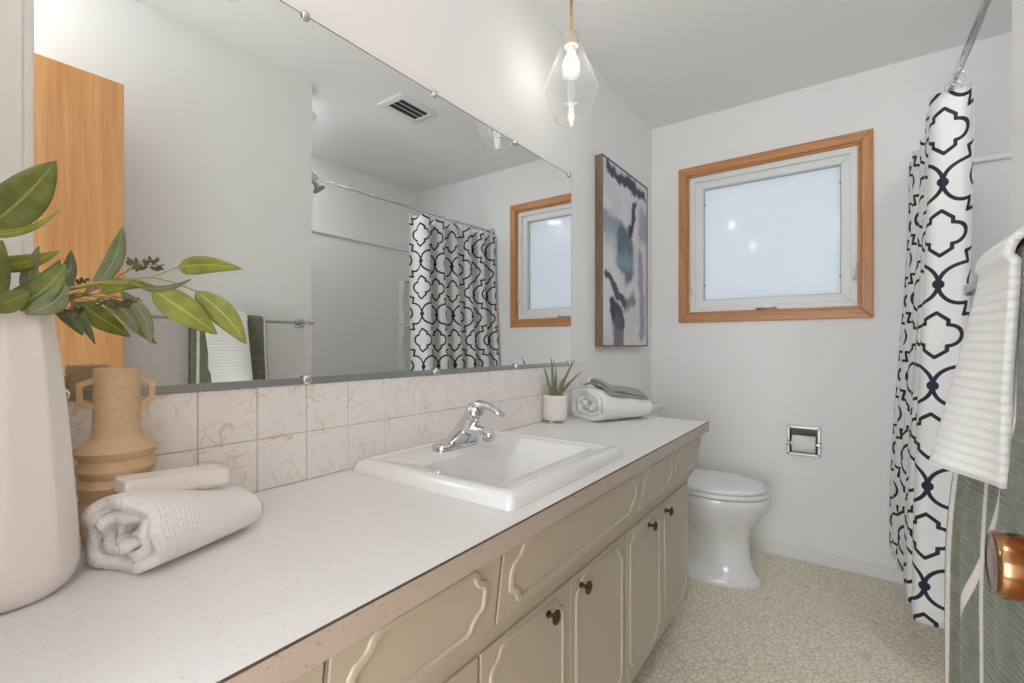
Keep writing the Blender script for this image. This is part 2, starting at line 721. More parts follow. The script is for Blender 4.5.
box(bm, XL, -.50, YN - .12, YN, 0, ZC)
box(bm, -.50, .155, YN - .12, YN, 2.06, ZC)
box(bm, .155, XR + .1, YN - .12, YN, 0, ZC)
struct('wall_near', bm, M['wall'], 'white wall with the doorway behind the camera')
bm = nb()  # added unseen walls that keep sky light from entering by the doorway
box(bm, XR + .1, XR + .2, -1.9, YN - .12, 0, ZC)
box(bm, -1.6, XR + .2, -2.0, -1.9, 0, ZC)
struct('hall_light_block', bm, M['wall'], 'added white walls beyond the doorway, blocking sky light')
# door casing standing on the left wall beside the mirror
struct('trim_1', box(nb(), XL, XL + .014, YN, .139, 1.0225, 2.15), M['trim'], 'white painted board left of the mirror', bevel=.002)

# baseboards
def baseboard(name, x0, x1, y0, y1, lb):
    struct(name, box(nb(), x0, x1, y0, y1, 0, .063), M['trim'], lb, bevel=.004)


baseboard('baseboard_far', XL + .002, .29, YF - .013, YF, 'white baseboard under the window')
baseboard('baseboard_right', XR - .013, XR, YN + .002, YC - .002, 'white baseboard behind the hanging towels')

# backsplash: two rows of glazed tiles on the left wall
bm = nb()
TP, T0 = .108, .3679
box(bm, XL, XL + .0035, YN, 1.964, CT, 1.0217, 1)
zr = ((CT + .0010, .9132), (.9144, 1.0212))
for r_, (za, zb) in enumerate(zr):
    for k in range(-4, 15):
        ya, yb = T0 + k * TP + .0007, T0 + (k + 1) * TP - .0007
        ya, yb = max(ya, YN + .001), min(yb, 1.963)
        v = []
        x1, e = XL + .0075, .0016
        o4 = [(ya, za), (yb, za), (yb, zb), (ya, zb)]
        i4 = [(ya + e, za + e), (yb - e, za + e), (yb - e, zb - e), (ya + e, zb - e)]
        A4 = [bm.verts.new((XL + .003, y, z)) for y, z in o4]
        B4 = [bm.verts.new((x1 - e, y, z)) for y, z in o4]
        C4 = [bm.verts.new((x1, y, z)) for y, z in i4]
        skin(bm, [A4, B4, C4], True, True, 0)
struct('trim_2', bm, [M['tile'], M['grout']], 'two rows of cream gold-twig tiles above the counter')

# ------------------------------------------------------------------ window
win = obj('window_1', nb(), M['trim'], None, (-.37, YF, WZ0))
lab(win, 'frosted window in an oak casing on the far wall', None, None, 'structure')
bm = nb()


def casing(bm, x0, x1, z0, z1, w, y0, y1, along):
    """one mitred side of a rectangular casing"""
    o = dict(l=[(x0, z0), (x0, z1), (x0 + w, z1 - w), (x0 + w, z0 + w)], r=[(x1, z0), (x1 - w, z0 + w), (x1 - w, z1 - w), (x1, z1)],
             t=[(x0, z1), (x1, z1), (x1 - w, z1 - w), (x0 + w, z1 - w)], b=[(x0, z0), (x0 + w, z0 + w), (x1 - w, z0 + w), (x1, z0)])[along]
    a = [bm.verts.new((x, y0, z)) for x, z in o]
    b = [bm.verts.new((x, y1, z)) for x, z in o]
    return skin(bm, [a, b], True, True)


for sd, mt in (('l', 'oakv'), ('r', 'oakv'), ('t', 'oakh'), ('b', 'oakh')):
    obj('wood_casing', casing(nb(), -.8274, .0857, 1.2394, 2.1421, .048, YF - .017, YF, sd), M[mt], win, bevel=.004)
    obj('wood_stop', casing(nb(), -.7800, .0375, 1.2865, 2.0945, .012, YF - .006, YF + .03, sd), M[mt], win, bevel=.003)
bm = nb()
for sd in 'lrtb':
    casing(bm, -.769, .0255, 1.2985, 2.0825, .030, YF + .004, YF + .11, sd)
obj('window_frame', bm, M['vinyl'], win, bevel=.003)
bm = nb()
for sd in 'lrtb':
    casing(bm, -.7415, -.0005, 1.3250, 2.0560, .042, YF + .022, YF + .085, sd)
sash = obj('window_sash', bm, M['vinyl'], win, bevel=.004)
obj('window_pane', box(nb(), -.703, -.039, YF + .055, YF + .061, 1.3635, 2.0175), M['pane'], win)
bm = nb()
for sd in 'lrtb':
    casing(bm, -.7005, -.0415, 1.366, 2.015, .005, YF + .050, YF + .056, sd)
obj('pane_gasket', bm, MT('grey_gasket', (.42, .47, .50), .5).m, win)
# fold-down crank and two sash locks
bm = nb()
box(bm, -.422, -.318, YF - .002, YF + .010, 1.303, 1.317)
cr = obj('crank_cover', bm, M['plastic'], win, bevel=.004, seg_=3)
bm = nb()
tube(bm, [(-.415, YF - .008, 1.306), (-.345, YF - .010, 1.306), (-.325, YF - .008, 1.308)], [.005, .004, .006], 8)
lab(obj('crank_handle', bm, M['steel'], cr, smooth=True), 'dark metal crank handle')
for xx, z0, z1 in ((-.752, 1.395, 1.475), (.0105, 1.415, 1.515)):
    bm = nb()
    box(bm, xx - .011, xx + .011, YF - .004, YF + .006, z0, z1)
    lk = obj('sash_lock', bm, M['plastic'], win, bevel=.004, seg_=3)
    bm = nb()
    tube(bm, [(xx, YF - .006, z0 + .012), (xx, YF - .014, z0 + .03), (xx, YF - .012, z0 + .062)], [.006, .006, .005], 8)
    obj('lock_lever', bm, M['plastic'], lk, smooth=True)
for zz in (1.455, 1.925):
    for xx in (-.699, -.043):
        obj('glass_clip', box(nb(), xx - .006, xx + .006, YF + .046, YF + .054, zz - .003, zz + .003), M['dark'], sash)

# ------------------------------------------------------------------ mirror
mir = thing('wall_mirror', (XL, .979, 1.0217), 'wide frameless wall mirror in an aluminium channel over the counter', 'mirror')
MY0, MY1, MZ0, MZ1 = .1518, 1.8055, 1.0225, 1.8398
obj('mirror_glass', box(nb(), XL + .001, XL + .007, MY0, MY1, MZ0 + .004, MZ1), M['mirror'], mir)
bm = nb()
prism(bm, [(XL + .0005, MZ0), (XL + .012, MZ0), (XL + .012, MZ0 + .0135), (XL + .0072, MZ0 + .0135), (XL + .0072, MZ0 + .003), (XL + .0005, MZ0 + .003)], MY0, MY1 + .001)
lab(obj('bottom_channel', bm, M['satin'], mir), 'grey aluminium channel')
obj('glass_edge', box(nb(), XL + .001, XL + .0072, MY0, MY1 + .001, MZ1, MZ1 + .002), M['seam'], mir)
bm = nb()
box(bm, XL + .001, XL + .0074, MY1, MY1 + .0025, MZ0 + .01, MZ1)
obj('side_edge', bm, M['satin'], mir)
for y_ in (.18, .58, .981, 1.385, 1.785):
    for z_, sg in ((MZ1, 1), (MZ0 + .008, -1)):
        bm = nb()
        x_ = XL + (.007 if sg > 0 else .012)
        lathe(bm, [(.010, 0), (.0115, .002), (.0105, .005), (.0070, .0075), (.003, .008)], (x_, y_, z_), (1, 0, 0), 16)
        c_ = obj('mirror_clip', bm, M['chrome'], mir, auto=40)
        bm = nb()
        box(bm, x_ + .0075, x_ + .0086, y_ - .004, y_ + .004, z_ - .0007, z_ + .0007)
        obj('screw_slot', bm, M['steel'], c_)

# ------------------------------------------------------------------ vanity: three cabinet units and the counter
XT, XBM, XD = -.466, -.483, -.522             # apron top, apron bottom, door plane
ZT, ZA, ZD, ZK = CT - .037, .638, .578, .124


def moulding(bm, path, org, au, av, w=.014, h=.0036):
    """a raised strip along a closed path drawn in the plane org + u*au + v*av"""
    au, av = Vector(au), Vector(av)
    nn = au.cross(av).normalized()
    org = Vector(org)
    n = len(path)
    rings = []
    for i in range(n):
        p, q, r_ = Vector(path[i - 1]), Vector(path[i]), Vector(path[(i + 1) % n])
        d1, d2 = (q - p).normalized(), (r_ - q).normalized()
        n1, n2 = Vector((-d1.y, d1.x)), Vector((-d2.y, d2.x))
        m_ = (n1 + n2)
        m_ = m_ / max(.5, m_.dot(n1)) if m_.length > .01 else n1
        ring = []
        for o_, hh in ((-w / 2, 0), (-w / 2 + .0015, h * .75), (-w / 4, h), (w / 4, h), (w / 2 - .0015, h * .6), (w / 2, 0)):
            c_ = q + m_ * o_
            ring.append(bm.verts.new(org + au * c_.x + av * c_.y + nn * hh))
        rings.append(ring)
    rings.append(rings[0])
    return skin(bm, rings, False, False, closed=False)


def scooped(u0, u1, v0, v1, r, j=.007, n=6):
    """rectangle with scooped provincial corners"""
    pts = []
    for cx, cy, sx, sy, rev in ((u1, v0, -1, 1, 0), (u1, v1, -1, -1, 1), (u0, v1, 1, -1, 0), (u0, v0, 1, 1, 1)):
        arc_ = []
        for k in range(n + 1):
            q = PI / 2 * k / n
            arc_.append((cx + sx * r * math.cos(q), cy + sy * r * math.sin(q)))
        arc_ = [(cx + sx * (r + j), cy), (cx + sx * (r + j), cy + sy * j)][0:1] + [(cx + sx * r, cy + sy * j * .6)] + arc_[1:-1] + [(cx + sx * j * .6, cy + sy * r), (cx, cy + sy * (r + j))]
        pts += arc_ if not rev else arc_[::-1]
    return pts


def dknob(parent, y, z):
    bm = nb()
    x = XD + .005
    lathe(bm, [(.0075, 0), (.0085, .002), (.0048, .004), (.0042, .014), (.008, .017), (.0150, .0195), (.0155, .022), (.0125, .0245), (.0095, .0245), (.006, .0265), (.002, .0275)], (x, y, z), (1, 0, 0), 24)
    k_ = obj('knob', bm, M['antique'], parent, auto=50)
    return lab(k_, 'round dark antique brass knob')


def unit(y0, y1, label, drawers, doors, end=False):
    """cabinet unit: carcass, slanted false drawer fronts, doors with knobs"""
    u_ = thing('vanity_cabinet', (-.75, (y0 + y1) / 2, 0), label, 'cabinet', 'vanity cabinet units')
    g = .0012
    ya, yb = y0 + g, y1 - g
    bm = nb()
    prism(bm, [(XT - .005, ZT), (XBM - .005, ZA - .001), (XD, ZD), (XD, ZK), (XD - .018, ZK), (XD - .018, ZD), (XBM - .024, ZA + .004), (XT - .024, ZT)], ya, yb)
    for q in (ya, yb - .016):
        prism(bm, [(-.984, ZT), (XT - .022, ZT), (XBM - .022, ZA), (XD - .010, ZD), (XD - .010, ZK), (-.984, ZK)], q, q + .016)
    box(bm, -.984, XD - .012, ya + .015, yb - .015, ZK, ZK + .016)
    obj('carcass', bm, M['cab'], u_)
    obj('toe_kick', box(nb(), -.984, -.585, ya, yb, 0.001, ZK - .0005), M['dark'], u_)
    ln = math.hypot(XT - XBM, ZT - ZA)
    av = Vector((XT - XBM, 0, ZT - ZA)).normalized()
    for (a, b, ma, mb) in drawers:
        bm = nb()
        prism(bm, [(XT, ZT - .001), (XBM, ZA), (XBM - .0045, ZA), (XT - .0045, ZT - .001)], a, b)
        dr = obj('drawer_front', bm, M['cab'], u_, bevel=.0012)
        bm = nb()
        moulding(bm, scooped(ma, mb, .018, ln - .012, .029, .009), (XBM + .0003, 0, ZA), (0, 1, 0), av)
        obj('drawer_moulding', bm, M['cab'], dr, auto=35)
    for (a, b, ma, mb, ky) in doors:
        bm = nb()
        box(bm, XD, XD + .0045, a, b, ZK + .004, ZD - .003)
        d_ = obj('cabinet_door', bm, M['cab'], u_, bevel=.0018)
        bm = nb()
        moulding(bm, scooped(ma, mb, ZK + .034, ZD - .020, .029, .009), (XD + .0045, 0, 0), (0, 1, 0), (0, 0, 1))
        obj('door_moulding', bm, M['cab'], d_, auto=35)
        if ky: dknob(d_, ky, .5425)
    return u_


unit(-.05, .301, 'cream cabinet at the near end, under the white vase', [(-.046, .297, -.01, .265)], [(-.046, .297, -.01, .265, None)])
unit(.301, .622, 'cream cabinet with one scooped panel, next to the sink cabinet', [(.305, .618, .335, .584)], [(.305, .618, .335, .588, None)])
unit(.622, 1.272, 'cream double door cabinet directly under the sink', [(.626, 1.268, .655, 1.232)],
     [(.626, .941, .656, .910, .8465), (.944, 1.268, .974, 1.240, .9942)])
unit(1.272, 1.898, 'cream double door cabinet at the far end beside the toilet', [(1.276, 1.576, 1.290, 1.548), (1.579, 1.894, 1.592, 1.872)],
     [(1.276, 1.580, 1.302, 1.552, 1.4533), (1.583, 1.894, 1.608, 1.866, 1.613)])

# worktop with the sink cut-out
ct = thing('countertop', (-.72, .95, CT - .037), 'long speckled white laminate countertop with a brown edge line', 'countertop')
XF, YE, Y0 = -.4560, 1.9617, YN + .003
SX0, SX1, SY0, SY1 = -.9705, -.4954, .6845, 1.2065
bm = nb()
o4 = [(XL + .0005, Y0), (XF - .003, Y0), (XF - .003, YE - .003), (XL + .0005, YE - .003)]
i4 = [(SX0 + .02, SY0 + .02), (SX1 - .02, SY0 + .02), (SX1 - .02, SY1 - .02), (SX0 + .02, SY1 - .02)]
rings = [[bm.verts.new((x, y, z)) for x, y in q] for q, z in ((i4, CT - .018), (i4, CT), (o4, CT), (o4, CT - .018), (i4, CT - .018))]
skin(bm, rings, False, False)
bmesh.ops.remove_doubles(bm, verts=bm.verts, dist=1e-6)
obj('top_sheet', bm, M['counter'], ct)
bm = nb()
box(bm, XF - .003, XF, Y0, YE, CT - .0365, CT - .0016)
box(bm, XL + .002, XF - .003, YE - .003, YE, CT - .0365, CT - .0016)
box(bm, XF - .022, XF - .003, Y0, YE - .003, CT - .0365, CT - .0182)
lab(obj('front_edge', bm, M['counter_edge'], ct), 'tan speckled front edge')
bm = nb()
box(bm, XF - .003, XF + .0003, Y0, YE + .0003, CT - .0016, CT)
box(bm, XL + .002, XF - .003, YE - .003, YE + .0003, CT - .0016, CT)
lab(obj('edge_line', bm, M['seam'], ct), 'thin dark brown edge line')

# ------------------------------------------------------------------ sink and faucet
snk = thing('bathroom_sink', (-.733, .9455, CT), 'rectangular white drop-in sink with stepped rim set in the counter', 'sink')
bm = nb()


def off(d_, z, r_): return rrect(SX0 + d_, SX1 - d_, SY0 + d_, SY1 - d_, CT + z, r_)


BX0, BX1, BY0, BY1 = -.790, -.566, .746, 1.140
rings = [off(.000, .0004, .016), off(.001, .008, .016), off(.005, .018, .016), off(.011, .0255, .018), off(.018, .0293, .018), off(.026, .0302, .016), off(.0330, .0296, .014),
         off(.0350, .0276, .013), off(.039, .0268, .012),
         rrect(BX0 - .002, BX1 + .002, BY0 - .002, BY1 + .002, CT + .0264, .022), rrect(BX0, BX1, BY0, BY1, CT + .0248, .020),
         rrect(BX0 + .006, BX1 - .012, BY0 + .022, BY1 - .055, CT - .030, .026),
         rrect(BX0 + .014, BX1 - .024, BY0 + .045, BY1 - .095, CT - .085, .034),
         rrect(BX0 + .030, BX1 - .040, BY0 + .075, BY1 - .120, CT - .106, .040),
         rrect(BX0 + .065, BX1 - .070, BY0 + .130, BY1 - .165, CT - .111, .030)]
loft(bm, rings, False, True)
lab(obj('basin', bm, M['porcelain'], snk, auto=40))
bm = nb()
lathe(bm, [(.022, 0), (.022, .002), (.016, .003), (.014, .001)], (-.678, .933, CT - .1108), (0, 0, 1), 24)
obj('drain', bm, M['chrome'], snk, auto=40)

DZ = CT + .0266
FX, FY = -.868, .945
fau = thing('sink_faucet', (FX, FY, DZ), 'chrome single lever faucet standing on the back of the sink', 'faucet')
bm = nb()
loft(bm, [rrect(FX - .027 + e, FX + .027 - e, FY - .080 + e, FY + .080 - e, DZ + z, .0265 - e) for e, z in ((0, 0), (0, .010), (.002, .0145), (.007, .0175))], True, True)
base_ = obj('base_plate', bm, M['chrome'], fau, auto=40)
# hump rising over the plate and the leaning neck
bm = nb()
rings = []
for tt in range(13):
    t_ = tt / 12
    cx = FX - .002 + .062 * t_
    cz = DZ + .010 + .078 * t_
    ry = lerp(.040, .0215, smooth(t_ * 1.5))
    rx = lerp(.027, .0225, t_)
    tl = lerp(0, .62, smooth(t_ * 1.4))
    ring = []
    for k in range(28):
        q = 2 * PI * k / 28
        lx = rx * math.cos(q)
        ring.append((cx + lx * math.cos(tl), FY + ry * math.sin(q), cz - lx * math.sin(tl)))
    rings.append(ring)
loft(bm, rings, True, True)
obj('neck', bm, M['chrome'], fau, auto=60)
# spout reaching over the basin with its aerator
bm = nb()
sp = [(FX + .030, FY, DZ + .046), (FX + .062, FY, DZ + .052), (FX + .094, FY, DZ + .050), (FX + .118, FY, DZ + .044), (FX + .128, FY, DZ + .040)]
rings = []
for i, p in enumerate(sp):
    ry, rz = ((.019, .016), (.0175, .0145), (.016, .0135), (.0145, .013), (.010, .009))[i]
    rings.append([(p[0], p[1] + ry * math.cos(2 * PI * k / 20), p[2] + rz * math.sin(2 * PI * k / 20)) for k in range(20)])
loft(bm, rings, True, True)
spo = obj('spout', bm, M['chrome'], fau, smooth=True)
bm = nb()
lathe(bm, [(.0105, 0), (.0115, .004), (.0115, .016), (.0125, .018)], (FX + .108, FY, DZ + .027), (0, 0, 1), 20)
obj('aerator', bm, M['chrome'], spo, auto=40)
# handle cap and lever
bm = nb()
ax = Vector((.62, 0, .79)).normalized()
o_ = Vector((FX + .058, FY, DZ + .087))
lathe(bm, [(.0235, 0), (.0255, .003), (.0260, .014), (.0235, .024), (.0165, .031), (.006, .034)], o_, ax, 28)
cap_ = obj('handle_cap', bm, M['chrome'], fau, auto=60)
bm = nb()
lv = [(.052, .113), (.080, .121), (.110, .1175), (.140, .107), (.160, .098)]
rings = []
for (dx, dz), (ry, rz) in zip(lv, ((.0155, .011), (.0175, .0105), (.0160, .0085), (.0140, .0065), (.0095, .005))):
    rings.append([(FX + dx, FY + ry * math.cos(2 * PI * k / 16), DZ + dz + rz * math.sin(2 * PI * k / 16)) for k in range(16)])
loft(bm, rings, True, True)
obj('lever', bm, M['chrome'], fau, smooth=True)
bm = nb()
lathe(bm, [(.005, 0), (.005, .002), (.003, .003)], (FX + .0625, FY, DZ + .070), (.9, 0, -.1), 12)
lab(obj('temperature_mark', bm, MT('dark_red_mark', (.25, .05, .04), .3).m, fau), 'small dark red dot')

# ------------------------------------------------------------------ toilet
toi = thing('toilet', (-.62, 2.43, 0), 'white elongated toilet with closed lid between vanity and far wall', 'toilet')
TY = 2.43


def egg(xb, xf, w, z, n=36, sq=2.0):
    """plan outline: round nose at xf, squarer back at xb, half width w"""
    pts = []
    cx = xb + (xf - xb) * .52
    for k in range(n):
        q = 2 * PI * k / n
        c_, s_ = math.cos(q), math.sin(q)
        ex = (xf - cx) if c_ > 0 else (cx - xb)
        p_ = 2.0 if c_ > 0 else sq
        x = cx + ex * math.copysign(abs(c_) ** (2 / p_), c_)
        y = TY + w * math.copysign(abs(s_) ** (2 / p_), s_)
        pts.append((x, y, z))
    return pts


bm = nb()
prof = [(-.800, -.338, .122, .001, 3.2), (-.802, -.336, .124, .012, 3.2), (-.800, -.340, .122, .026, 3.2), (-.795, -.362, .104, .046, 3.0), (-.790, -.376, .096, .085, 2.8),
        (-.790, -.385, .094, .15, 2.8), (-.792, -.388, .097, .20, 2.6), (-.800, -.376, .116, .25, 2.5), (-.815, -.345, .148, .30, 2.4), (-.830, -.312, .174, .345, 2.4),
        (-.840, -.297, .184, .375, 2.4), (-.842, -.293, .187, .395, 2.4), (-.840, -.296, .184, .408, 2.4), (-.83, -.31, .170, .411, 2.4)]
rings = []
for xb, xf, w, z, sq in prof:
    ring = egg(xb, xf, w, z, 48, sq)
    # waist in the sides behind the front column
    if .03 < z < .26:
        k_ = smooth((z - .03) / .03) * (1 - smooth((z - .20) / .06))
        ring = [(x, TY + (y - TY) * (1 - .42 * k_ * math.exp(-((x + .60) / .085) ** 2)), zz) for x, y, zz in ring]
    rings.append(ring)
loft(bm, rings, True, True)
obj('bowl', bm, M['porcelain'], toi, auto=50)


def shell(zs, xb, xf, w, crown=0):
    bm = nb()
    rings = [egg(xb + e, xf - e, w - e, z, 48, 2.5) for z, e in zs]
    loft(bm, rings, True, True)
    return bm


obj('seat', shell(((.4135, .006), (.416, .001), (.428, .0), (.432, .004)), -.80, -.302, .180), M['plastic'], toi, auto=50)
obj('lid', shell(((.4345, .008), (.437, .003), (.447, .002), (.455, .008), (.459, .03), (.461, .07)), -.80, -.306, .179), M['plastic'], toi, auto=60)
for yy in (TY - .075, TY + .075):
    bm = nb()
    tube(bm, [(-.79, yy - .02, .440), (-.79, yy + .02, .440)], .011, 12)
    obj('hinge', bm, M['plastic'], toi, smooth=True)
bm = nb()
loft(bm, [rrect(-.985 + e, -.858 - e, TY - .198 + e * 2, TY + .198 - e * 2, z, .03) for z, e in ((.405, .018), (.43, .010), (.60, .004), (.750, 0))])
obj('tank', bm, M['porcelain'], toi, auto=50)
bm = nb()
loft(bm, [rrect(-.989 + e, -.848 - e, TY - .206 + e, TY + .206 - e, z, .03) for z, e in ((.750, .004), (.755, 0), (.776, 0), (.784, .006), (.787, .02))])
obj('tank_lid', bm, M['porcelain'], toi, auto=50)
bm = nb()
tube(bm, [(-.860, TY + .15, .70), (-.842, TY + .15, .70), (-.840, TY + .13, .70), (-.840, TY + .08, .695)], [.012, .010, .007, .006], 10)
obj('flush_lever', bm, M['chrome'], toi, smooth=True)

# ------------------------------------------------------------------ paper holder
hx0, hx1, hz0, hz1 = -.2751, -.1247, .5385, .6930
tph = thing('toilet_paper_holder', (-.20, YF, hz0), 'recessed chrome toilet paper holder in the wall under the window', 'paper holder')
bm = nb()
for sd in 'lrtb':
    casing(bm, hx0, hx1, hz0, hz1, .016, YF - .007, YF, sd)
obj('face_plate', bm, M['steel'], tph, bevel=.003, seg_=3)
bm = nb()
rings = [[bm.verts.new(p) for p in q] for q in (
    [(hx0 + .012, YF - .001, hz0 + .012), (hx1 - .012, YF - .001, hz0 + .012), (hx1 - .012, YF - .001, hz1 - .012), (hx0 + .012, YF - .001, hz1 - .012)],
    [(hx0 + .016, YF + .05, hz0 + .016), (hx1 - .016, YF + .05, hz0 + .016), (hx1 - .016, YF + .05, hz1 - .016), (hx0 + .016, YF + .05, hz1 - .016)])]
skin(bm, rings, False, True)
obj('recess', bm, M['recess_shade'], tph, solid=.002, soff=1)
# cut the recess into the far wall
far = bpy.data.objects['wall_far']
bmw = nb()
bmw.from_mesh(far.data)
dele = [f for f in bmw.faces if all(abs(v.co.y - YF) < 1e-4 for v in f.verts) and f.calc_center_median().z < .9 and abs(f.calc_center_median().x - (WX0 + WX1) / 2) < .05]
for f in dele:
    o_ = [v.co.copy() for v in f.verts]
bmesh.ops.delete(bmw, geom=dele, context='FACES_ONLY')
rx0, rx1, rz0, rz1 = hx0 + .010, hx1 - .010, hz0 + .010, hz1 - .010
ring_o = [bmw.verts.new((x, YF, z)) for x, z in ((WX0, 0), (WX1, 0), (WX1, WZ0), (WX0, WZ0))]
ring_i = [bmw.verts.new((x, YF, z)) for x, z in ((rx0, rz0), (rx1, rz0), (rx1, rz1), (rx0, rz1))]
ring_b = [bmw.verts.new((x, YF + .06, z)) for x, z in ((rx0, rz0), (rx1, rz0), (rx1, rz1), (rx0, rz1))]
skin(bmw, [ring_o, ring_i, ring_b], False, True)
bmesh.ops.recalc_face_normals(bmw, faces=bmw.faces)
bmw.to_mesh(far.data)
bmw.free()
rz_ = .6045
for sx_ in (hx0 + .010, hx1 - .010):
    bm = nb()
    lathe(bm, [(.012, -.006), (.012, .004), (.008, .006)], (sx_, YF - .024, rz_), (1 if sx_ < -.2 else -1, 0, 0), 16)
    box(bm, sx_ - .004, sx_ + .004, YF - .026, YF, rz_ - .010, rz_ + .010)
    obj('roller_post', bm, M['chrome'], tph, auto=40)
bm = nb()
tube(bm, [(hx0 + .012, YF - .024, rz_), (hx0 + .030, YF - .024, rz_), (hx1 - .030, YF - .024, rz_), (hx1 - .012, YF - .024, rz_)], [.007, .010, .010, .007], 14)
lab(obj('roller', bm, M['plastic'], tph, smooth=True), 'white plastic roller')
bm = nb()
x0_, x1_ = -.2480, -.1460
prof = [(.0125, 0), (.039, 0), (.0425, .003), (.0425, x1_ - x0_ - .003), (.039, x1_ - x0_), (.0125, x1_ - x0_), (.0125, 0)]
lathe(bm, prof, (x0_, YF - .024, rz_), (1, 0, 0), 40, False, False)
bmesh.ops.remove_doubles(bm, verts=bm.verts, dist=1e-5)
roll = obj('toilet_paper_roll', bm, M['tissue'], None, (-.197, YF - .024, rz_ - .0425), auto=50)
lab(roll, 'white toilet paper roll held in the recessed chrome holder', 'toilet paper')

# ------------------------------------------------------------------ painting
pa = thing('framed_painting', (XL, 2.0505 - .05, 1.1015 - .05), 'tall abstract blue and white canvas in a walnut box frame beside the mirror', 'painting')
py0, py1, pz0, pz1, pd = 2.0505, 2.6545, 1.1015, 2.0135, .041
bm = nb()
box(bm, XL + .004, XL + pd - .004, py0 + .007, py1 - .007, pz0 + .007, pz1 - .007)
obj('canvas', bm, M['painting'], pa)
for nm, b_ in (('frame_side', (py0, py0 + .006, pz0, pz1)), ('frame_side', (py1 - .006, py1, pz0, pz1)), ('frame_rail', (py0 + .006, py1 - .006, pz1 - .006, pz1)), ('frame_rail', (py0 + .006, py1 - .006, pz0, pz0 + .006))):
    obj(nm, box(nb(), XL + .001, XL + pd, *b_), M['walnut'], pa, bevel=.001)

# ------------------------------------------------------------------ pendants
PX, PY = -.817, 1.497


def pendant():
    p = thing('pendant_light', (PX, PY, 1.915), 'clear glass teardrop pendant on a brass stem, far end of the mirror', 'pendant light', 'pendant lights over the mirror')
    bm = nb()
    lathe(bm, [(.060, ZC - .001), (.060, ZC - .010), (.045, ZC - .024), (.010, ZC - .028)], (PX, PY, 0), (0, 0, 1), 32)
    obj('ceiling_rose', bm, M['brass'], p, auto=40)
    bm = nb()
    tube(bm, [(PX, PY, ZC - .024), (PX, PY, 2.228)], .0052, 12)
    obj('stem', bm, M['brass'], p, smooth=True)
    bm = nb()
    lathe(bm, [(.012, 2.232), (.0215, 2.229), (.0228, 2.222), (.0255, 2.196), (.0245, 2.181), (.018, 2.179)], (PX, PY, 0), (0, 0, 1), 32)
    so = obj('socket_cap', bm, M['socket'], p, auto=40)
    bm = nb()
    lathe(bm, [(.0150, 2.1825), (.0150, 2.160), (.013, 2.156)], (PX, PY, 0), (0, 0, 1), 24)
    obj('bulb_base', bm, M['plastic'], so, auto=40)
    bm = nb()
    pr = [(.0255, 2.205), (.031, 2.196), (.060, 2.125), (.088, 2.055), (.0955, 2.036), (.0960, 2.028), (.0935, 2.016), (.074, 1.966), (.0555, 1.918), (.0540, 1.916)]
    lathe(bm, pr, (PX, PY, 0), (0, 0, 1), 48, False, False)
    obj('glass_shade', bm, M['lampglass'], p, auto=60)
    bm = nb()
    torus(bm, (PX, PY, 1.9165), (0, 0, 1), .0545, .0018, 48, 8)
    obj('shade_rim', bm, M['lampglass'], p, smooth=True)
    bm = nb()
    lathe(bm, [(.0135, 2.166), (.0145, 2.150), (.0225, 2.137), (.0280, 2.122), (.0290, 2.112), (.0272, 2.100), (.0215, 2.090), (.012, 2.0842), (.002, 2.0825)], (PX, PY, 0), (0, 0, 1), 28)
    lab(obj('bulb', bm, M['bulb'], p, smooth=True), 'glowing round bulb')
    return p


p1 = pendant()
copy_tree(p1, (0, .466 - PY, 0), 'clear glass pendant over the near end of the mirror, above the vases')

t = MT('fill_globe_glow', (.9, .9, .9))
t.b.inputs['Emission Color'].default_value = (.97, .985, 1, 1)
t.b.inputs['Emission Strength'].default_value = GLOBE_FILL
M['opal'] = t.m
gx, gy = .0, .075  # added globe, an unseen fill that evens out the room's light
cl = thing('fill_globe', (gx, gy, ZC), 'added opal globe fill light above the doorway, out of view', 'fill light')
bm = nb()
lathe(bm, [(.065, -.001), (.065, -.012), (.050, -.026), (.045, -.040)], (gx, gy, ZC), (0, 0, 1), 32)
obj('ceiling_rose', bm, M['brass'], cl, auto=40)
bm = nb()
lathe(bm, [(.110 * math.sin(PI * k / 24) + .001, -.145 + .110 * math.cos(PI * k / 24)) for k in range(25)], (gx, gy, ZC), (0, 0, 1), 40)
lab(obj('globe', bm, M['opal'], cl, smooth=True), 'glowing globe of the added fill light')

t = MT('tub_fill_glow', (.9, .9, .9))
t.b.inputs['Emission Color'].default_value = (.97, .985, 1, 1)
t.b.inputs['Emission Strength'].default_value = SHOWER_FILL
M['diffuser'] = t.m
sx_, sy_ = .60, 1.455  # added unseen lamp that brightens the tub alcove
sl = thing('tub_fill_light', (sx_, sy_, ZC), 'added round fill light in the ceiling over the bathtub, out of view', 'downlight')
bm = nb()
lathe(bm, [(.105, -.0005), (.105, -.006), (.098, -.012), (.085, -.013), (.080, -.008)], (sx_, sy_, ZC), (0, 0, 1), 40, True, False)
obj('trim_ring', bm, M['trim'], sl, auto=40)
bm = nb()
lathe(bm, [(.0815, -.004), (.0815, -.009), (.06, -.0155), (.002, -.018)], (sx_, sy_, ZC), (0, 0, 1), 40)
lab(obj('diffuser', bm, M['diffuser'], sl, smooth=True), 'glowing diffuser of the added fill light')

